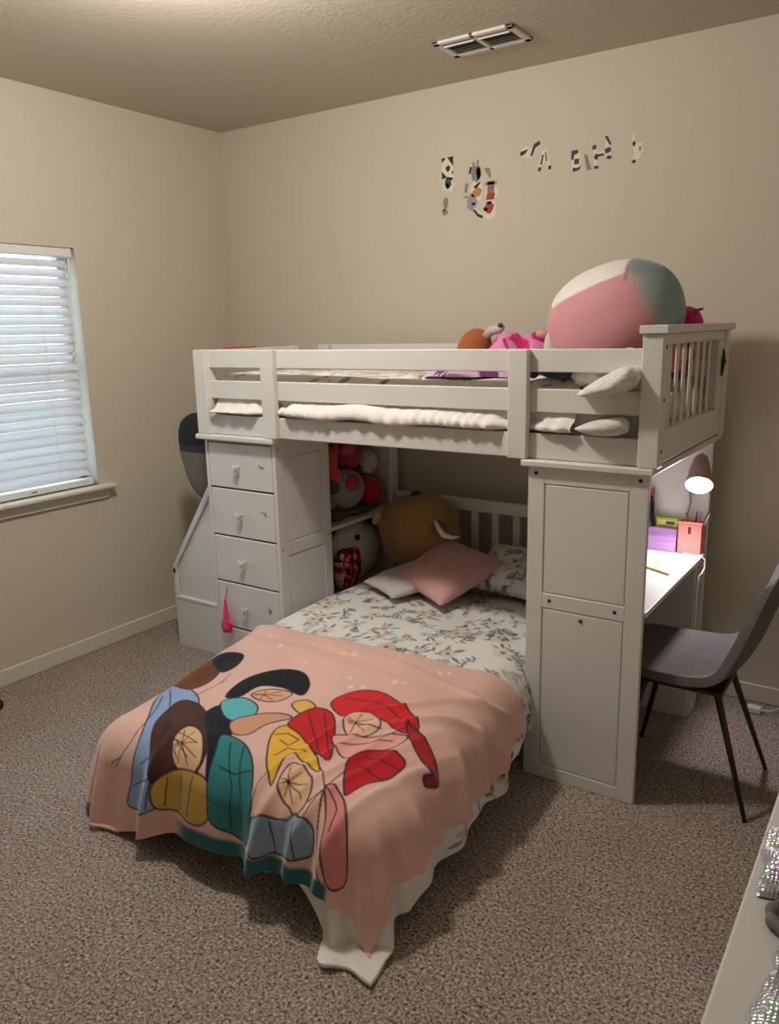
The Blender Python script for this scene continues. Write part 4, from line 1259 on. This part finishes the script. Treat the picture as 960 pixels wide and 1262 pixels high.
m = MB(); m.box(2.636, 2.714, -0.2232, -0.2215, 0.796, 0.824, 0.0003); m.build('label_band', mat('pale_green_print', '#d3de8a', 0.5), gb)
m = MB(); m.box(2.672, 2.708, -0.2238, -0.2228, 0.806, 0.820, 0.0002); m.build('label_print', mat('dark_green_print', '#3f5a2a', 0.5), gb)
m = MB(); m.box(2.640, 2.704, -0.2238, -0.2228, 0.797, 0.803, 0.0002); m.build('label_print', mat('orange_print', '#d98a4a', 0.5), gb)
pk = thing('notebook', (2.59, -0.205, 0.70), 'dark pink notebook standing upright at the back of the desk behind the front panel', 'notebook')
m = MB(); m.box(2.575, 2.612, -0.222, -0.196, 0.7005, 0.955, 0.003); m.build('cover', mat('dark_pink_card', '#a8526a', 0.6), pk)
m = MB(); m.box(2.579, 2.608, -0.2195, -0.1985, 0.948, 0.9565, 0.001); m.build('pages', mat('paper_block', '#e6e0d8', 0.8), pk)
m = MB(); m.lathe([(0, 0), (0.018, 0), (0.019, 0.004), (0.019, 0.10), (0.012, 0.115), (0.010, 0.13), (0, 0.131)], 18, Matrix.Translation((2.605, -0.243, 0.0))); 
o = m.build('ink_bottle', mat('black_gloss_plastic', '#17161a', 0.25), None, True, origin=(0, 0, 0)); o.location = (0.0, 0.01, 0.7945)
tag(o, 'small black bottle standing on the lilac box at its left end', 'bottle')
pn = thing('pencil', (2.74, -0.575, 0.705), 'yellow pencil lying alone on the bright desk top', 'pencil')
d = Vector((0.112, -0.06, 0)).normalized(); c0 = Vector((2.785, -0.590, 0.7046))
m = MB(); m.tube([c0 - d * 0.155, c0], 0.004, 6); m.build('barrel', mat('yellow_lacquer', '#cf9f35', 0.4), pn)
m = MB(); m.tube([c0, c0 + d * 0.014], [0.004, 0.0006], 6); m.build('tip', mat('bare_wood', '#b98d5c', 0.7), pn)

# ------------------------------------------------------------------ chair
FELT = mat('grey_felt_upholstery', '#625e5d', 0.95, bump=(340, 0.35, 0.002), vary=(60, 0.12))
BRN = mat('dark_brown_metal', '#2f1f1b', 0.4)
ch = thing('desk_chair', (2.915, -0.765, 0), 'grey upholstered shell chair with thin dark legs pulled up to the desk', 'chair')
# profile of the shell along its middle, front to back: (x, z, half width)
pf = [(-0.228, 0.418, 0.150), (-0.232, 0.438, 0.178), (-0.215, 0.452, 0.196), (-0.16, 0.453, 0.212), (-0.06, 0.446, 0.226), (0.04, 0.441, 0.232), (0.12, 0.446, 0.230), (0.175, 0.470, 0.226), (0.212, 0.520, 0.220), (0.242, 0.590, 0.216), (0.268, 0.670, 0.210), (0.292, 0.745, 0.195), (0.308, 0.800, 0.162), (0.315, 0.828, 0.105), (0.317, 0.836, 0.05)]
pfa = np.array(pf); dl = np.concatenate([[0], np.cumsum(np.hypot(np.diff(pfa[:, 0]), np.diff(pfa[:, 1])))])
qs = np.linspace(0, dl[-1], 70)
px_, pz2, pw_ = (np.interp(qs, dl, pfa[:, k]) for k in range(3))
for arr in (px_, pz2):
    for _ in range(4): arr[1:-1] = (arr[:-2] + 2 * arr[1:-1] + arr[2:]) / 4
tx, tz = np.gradient(px_), np.gradient(pz2); L_ = np.hypot(tx, tz); nx_, nz_ = -tz / L_, tx / L_
S = np.linspace(-1, 1, 41)
SS, QQ = np.meshgrid(S, np.arange(70), indexing='ij')
bow = 0.035 * sstep(0.10, 0.35, qs) * (0.35 + 0.65 * sstep(0.30, 0.55, qs)) * (1 - 0.4 * sstep(0.75, 0.95, qs))
off = bow[QQ] * np.abs(SS) ** 2.2
X = px_[QQ] + nx_[QQ] * off; Z = pz2[QQ] + nz_[QQ] * off; Y = pw_[QQ] * SS
sh = grid_object('seat_shell', X, Y, Z, FELT, ch, origin=(0, 0, 0), mods=[('SOLIDIFY', dict(thickness=0.032, offset=-1.0)), ('BEVEL', dict(width=0.009, segments=2, limit_method='ANGLE', angle_limit=math.radians(50)))])
m = MB(); m.box(-0.13, 0.15, -0.13, 0.13, 0.392, 0.409, 0.004); m.build('seat_frame', BRN, ch, origin=(0, 0, 0))
for sx, sy in ((-1, -1), (-1, 1), (1, -1), (1, 1)):
    top = Vector((0.13 if sx > 0 else -0.11, sy * 0.115, 0.402)); ft = Vector((0.262 if sx > 0 else -0.20, sy * 0.195, 0.0))
    m = MB(); m.tube([top + (top - ft) * 0.0 + Vector((-sx * .05, -sy * .04, 0.002)), top, ft], [0.011, 0.0125, 0.0075], 12); m.build('leg', BRN, ch, True, origin=(0, 0, 0))
m = MB(); m.box(0.075, 0.115, -0.175, -0.171, 0.4655, 0.4675, 0.0005, Matrix.Rotation(0.05, 4, 'Z')); m.build('dark_slit', mat('dark_slit_cloth', '#222021', 0.9), ch, origin=(0, 0, 0))  # short dark slit laid on the seat

# ------------------------------------------------------------------ dresser at the right, with foil bags on it
dr = thing('dresser', (3.69, -2.4, 0), 'white dresser cut off at the lower right of the picture', 'dresser')
m = MB(); m.box(3.41, 4.02, -3.08, -1.74, 0.06, 0.775, 0.003); m.box(3.44, 4.02, -3.05, -1.77, 0, 0.06, 0.002); m.build('carcass', WOOD, dr)
m = MB(); m.box(3.386, 4.03, -3.10, -1.72, 0.775, 0.800, 0.004); m.build('top_board', WOOD, dr)
for a, b in ((-3.07, -2.42), (-2.40, -1.75)):
    for z0, z1 in ((0.08, 0.30), (0.31, 0.53), (0.54, 0.765)):
        m = MB(); m.box(3.394, 3.410, a, b, z0, z1, 0.003); d = m.build('drawer', WOOD, dr)
        m = MB(); m.lathe([(0, 0.026), (0.010, 0.025), (0.014, 0.018), (0.006, 0.008), (0.006, 0)], 14, Matrix.Translation((3.394, (a + b) / 2, (z0 + z1) / 2)) @ Matrix.Rotation(-math.pi / 2, 4, 'Y'))
        k = m.build('knob', KNOB, None, True, origin=tuple(dr.location)); k.parent = d; k.location = (0, 0, 0)
FOIL = iridescent_material()
def foil(corners, seed, label):
    c = [Vector(p) for p in corners]
    n = 60
    S, T = np.meshgrid(np.linspace(0, 1, n), np.linspace(0, 1, n), indexing='ij')
    w = [(1 - S) * (1 - T), S * (1 - T), S * T, (1 - S) * T]
    P = [sum(w[i] * c[i][k] for i in range(4)) for k in range(3)]
    e = np.clip(16 * S * (1 - S) * T * (1 - T), 0, 1) ** 0.4
    r1 = 0.006 * wob(P[0], P[1], seed, 60, 2); r2 = 0.004 * wob(P[0], P[1], seed + 2, 120, 2)
    P[0] = P[0] + r1 * (1 - e); P[1] = P[1] + r2 * (1 - e)
    Zu = 0.803 + e * (0.022 + 0.012 * wob(P[0], P[1], seed + 1, 55, 2)); Zl = np.full_like(Zu, 0.8012)
    X = np.concatenate([P[0], P[0][::-1][1:]]); Y = np.concatenate([P[1], P[1][::-1][1:]]); Z = np.concatenate([Zu, Zl[::-1][1:]])
    o = grid_object('foil_pouch', X, Y, Z, FOIL, origin=(c[0].x, c[0].y, 0.80))
    return tag(o, label, 'pouch', 'holographic foil pouches on the dresser')
foil([(3.402, -2.415, .8), (3.56, -2.40, .8), (3.55, -2.215, .8), (3.393, -2.228, .8)], 1, 'silver holographic foil pouch lying farther back on the white dresser')
foil([(3.425, -2.74, .8), (3.60, -2.80, .8), (3.62, -2.56, .8), (3.447, -2.505, .8)], 5, 'rainbow holographic foil pouch at the lower corner of the picture on the dresser')
m = MB(); m.box(-0.045, 0.045, -0.03, 0.03, 0, 0.022, 0.004); o = m.build('box', mat('navy_card', '#1d2f55', 0.4), origin=(0, 0, 0)); o.location = (3.475, -2.385, 0.824); o.rotation_euler = (0, 0, 0.1)
tag(o, 'small navy blue box lying on the farther foil pouch', 'box')
m = MB()
n = 48
for i in range(1):
    pts = [(0.036 * math.cos(t), 0.036 * math.sin(t), 0.010 + 0.002 * math.sin(5 * t)) for t in np.linspace(0, 2 * math.pi, n)]
    m.tube(pts, [0.009 + 0.0015 * math.sin(9 * t) for t in np.linspace(0, 2 * math.pi, n)], 10, False)
o = m.build('hair_tie', mat('grey_elastic', '#6f6d6c', 0.8, bump=(300, .4, .002)), None, True, origin=(0, 0, 0)); o.location = (3.465, -2.455, 0.8012)
tag(o, 'grey fabric hair tie on the dresser between the two foil pouches', 'hair tie')

# ------------------------------------------------------------------ wall stickers: cut paper pieces in two clusters
PAPER = mat('white_paper', '#dcd6c8', 0.7); INKM = mat('black_print', '#1f1c1c', 0.6); GREYP = mat('grey_print', '#8a8078', 0.7); REDI = mat('red_print', '#9c2f2f', 0.6); GOLD = mat('gold_print', '#b08432', 0.6)
def sticker(cx, cz, paper, inks, label, group):
    t = thing('wall_sticker', (cx, 0, cz), label, 'sticker', group)
    if paper:
        m = MB(); m.prism([(cx + x, cz + z) for x, z in paper], 'y', -0.0012, 0.0); m.build('paper', PAPER, t)
    for mt, pts in inks:
        m = MB(); m.prism([(cx + x, cz + z) for x, z in pts], 'y', -0.0018, -0.0002 if not paper else -0.001); m.build('print', mt, t)
def rect(x0, x1, z0, z1, sk=0.0): return [(x0 - sk, z0), (x1 - sk, z0), (x1 + sk, z1), (x0 + sk, z1)]
def blob(x, z, rx, rz, seed=0, n=14):
    r = random.Random(seed)
    return [(x + rx * (1 + r.uniform(-.25, .25)) * math.cos(2 * math.pi * k / n), z + rz * (1 + r.uniform(-.25, .25)) * math.sin(2 * math.pi * k / n)) for k in range(n)]
GA, GB = 'paper stickers forming a number on the back wall', 'paper stickers forming letters on the back wall'
sticker(1.495, 2.375, rect(-.033, .033, -.055, .05), [(INKM, [(.0, .048), (.032, .05), (.032, .005)]), (INKM, [(-.032, .048), (-.008, .046), (-.03, .025)]), (INKM, blob(.004, -.002, .013, .014, 1)), (INKM, [(-.031, -.012), (-.002, -.04), (-.03, -.048)]), (INKM, [(.032, -.01), (.022, -.025), (.032, -.03)])], 'black and white diamond patterned sticker at the top left of the wall number', GA)
sticker(1.502, 2.30, blob(0, 0, .03, .036, 2), [(mat('blue_grey_print', '#4c4a5c', 0.7), blob(-.002, .006, .018, .022, 3)), (INKM, blob(-.006, -.004, .010, .014, 4))], 'small slate grey sticker right below the diamond patterned one', GA)
sticker(1.484, 2.195, None, [(GREYP, blob(0, .02, .014, .028, 5)), (GREYP, blob(-.004, -.018, .016, .014, 6)), (mat('brown_print', '#6a5a50', .7), blob(-.008, -.008, .006, .006, 7))], 'faint grey sticker lowest in the left column of the wall number', GA)
sticker(1.648, 2.335, None, [(GREYP, blob(0, 0, .03, .036, 8)), (INKM, rect(-.034, -.024, .0, .03, .004)), (mat('olive_print', '#5c5a48', .7), blob(.016, .002, .012, .03, 9)), (GREYP, rect(.006, .014, .03, .058)), (GREYP, rect(-.016, -.008, .03, .05))], 'olive grey spiky sticker at the top of the round wall figure', GA)
sticker(1.655, 2.262, blob(0, -.004, .03, .042, 10), [(INKM, [(-.022, .012), (.016, .034), (.02, .028), (-.002, .006)]), (GOLD, blob(0, -.014, .025, .024, 11))], 'gold and black sticker inside the round wall figure', GA)
sticker(1.712, 2.315, None, [(GREYP, [(-.02, .036), (.008, .036), (.016, .0), (.012, -.012), (0, .004)])], 'thin grey sticker at the upper right of the round wall figure', GA)
sticker(1.728, 2.25, blob(0, -.01, .034, .045, 12), [(mat('dusty_brown_print', '#86665c', .7), rect(-.018, .018, -.012, .042)), (REDI, rect(-.022, .02, -.04, -.012, .002)), (GREYP, rect(-.03, .03, .026, .038))], 'dusty red and brown sticker at the right of the round wall figure', GA)
sticker(1.722, 2.175, blob(0, -.006, .036, .042, 13), [(REDI, blob(-.002, 0, .028, .025, 14)), (INKM, rect(-.012, .01, .016, .028)), (INKM, rect(-.03, -.01, -.012, .0))], 'bright red sticker at the lower right of the round wall figure', GA)
sticker(1.598, 2.262, None, [(GREYP, [(-.004, .036), (.012, .03), (.002, -.01), (-.01, -.006)]), (GREYP, rect(-.014, .012, -.032, -.024, .003))], 'slim grey sticker at the left of the round wall figure', GA)
sticker(1.628, 2.205, None, [(mat('mauve_grey_print', '#9a8f96', .7), blob(0, 0, .026, .036, 15)), (GREYP, rect(.0, .018, -.01, .0))], 'mauve grey sticker at the lower left of the round wall figure', GA)
sticker(1.662, 2.148, [(-.036, .03), (-.02, .036), (.036, -.004), (.026, -.024)], [(INKM, [(-.03, .026), (-.016, .026), (.0, .006), (.026, -.006), (.022, -.018), (-.004, -.006)])], 'slanted black and white strip at the bottom of the round wall figure', GA)
# letters to the right
sticker(1.915, 2.392, [(-.04, .008), (-.014, .03), (.012, .014), (.052, .04), (.058, .024), (.012, -.022), (-.012, -.022), (-.04, -.016)], [(INKM, [(-.04, .006), (.0, .014), (-.014, -.004), (-.038, -.014)]), (INKM, [(.052, .042), (.026, .03), (.008, -.018), (.02, -.016), (.034, .014), (.058, .026)])], 'forked black and white paper letter leftmost on the right half of the wall', GB)
sticker(1.992, 2.352, [(-.028, -.04), (-.01, .04), (.012, .042), (.036, -.04), (.018, -.044), (.008, -.012), (-.006, -.014), (-.016, -.046)], [(INKM, rect(-.028, -.014, -.046, -.030, .002)), (INKM, rect(.02, .034, -.044, -.028)), (GREYP, rect(.004, .014, -.01, .03, -.003)), (INKM, rect(-.014, -.006, -.02, .02, .004))], 'paper letter shaped like an A beside the forked one', GB)
sticker(2.145, 2.332, rect(-.024, .016, -.044, .040), [(INKM, [(-.026, .04), (.006, .04), (.006, .026), (-.012, .022), (-.016, .004), (-.026, .0)]), (INKM, rect(-.012, .01, -.018, .004)), (INKM, [(-.018, -.048), (.014, -.042), (.018, -.026), (.002, -.034), (-.018, -.03)])], 'black and white paper letter with three bars on the back wall', GB)
sticker(2.185, 2.32, None, [(GREYP, [(-.008, .028), (.004, .028), (.026, -.036), (.006, -.036)])], 'grey slanted paper strip beside the three barred letter', GB)
sticker(2.252, 2.345, [(-.036, .034), (-.022, .034), (-.016, .004), (.02, .012), (.02, .058), (.034, .058), (.046, -.016), (.032, -.024), (.018, -.012), (-.016, -.018), (-.012, -.06), (-.026, -.062)], [(INKM, rect(-.038, -.022, .018, .036)), (INKM, blob(-.02, -.012, .010, .012, 20)), (INKM, rect(-.012, .014, -.012, -.002, .002)), (INKM, blob(.030, .008, .014, .012, 21)), (INKM, [(.014, .066), (.028, .064), (.044, .03), (.036, .028)]), (INKM, blob(.036, -.020, .010, .008, 22)), (INKM, blob(-.020, -.054, .010, .007, 23))], 'black and white paper letter shaped like an H on the back wall', GB)
sticker(2.408, 2.338, [(-.026, .062), (-.014, .064), (-.008, .03), (.02, .026), (.026, -.006), (.012, -.03), (-.002, -.05), (-.02, -.052), (-.012, -.006), (-.02, .02)], [(INKM, blob(-.014, .026, .007, .009, 24)), (INKM, blob(-.012, -.044, .009, .007, 25)), (GREYP, blob(.012, .004, .005, .010, 26))], 'mostly white paper letter rightmost of the wall letters', GB)

# ------------------------------------------------------------------ small things near the floor
oc = thing('power_outlet', (3.055, -0.014, 0.06), 'white plug and charger by the back baseboard behind the chair', 'charger')
m = MB(); m.box(3.03, 3.085, -0.135, -0.095, 0.001, 0.028, 0.005, seg=2); m.build('charger_body', mat('white_plastic', '#dedad6', 0.35), oc)
m = MB(); m.box(3.028, 3.034, -0.122, -0.108, 0.008, 0.02, 0.001); m.build('charger_pins', mat('grey_metal', '#8a8886', 0.3, 0.9), oc)
m = MB(); m.tube([(3.085, -0.115, 0.015), (3.12, -0.10, 0.014), (3.15, -0.06, 0.02), (3.165, -0.03, 0.08), (3.16, -0.006, 0.16), (3.16, -0.004, 0.30)], 0.0028, 8); m.build('charger_cord', CORD, oc, True)
m = MB(); m.lathe([(0, 0), (0.024, 0.002), (0.030, 0.014), (0.028, 0.032), (0.016, 0.042), (0.010, 0.044), (0.010, 0.07), (0, 0.07)], 20, None)
o = m.build('furniture_caster', mat('black_rubber', '#161516', 0.5), None, True, origin=(0, 0, 0)); o.location = (0.205, -1.835, 0.0)
tag(o, 'black round rubber caster on the carpet at the left edge of the picture', 'caster')
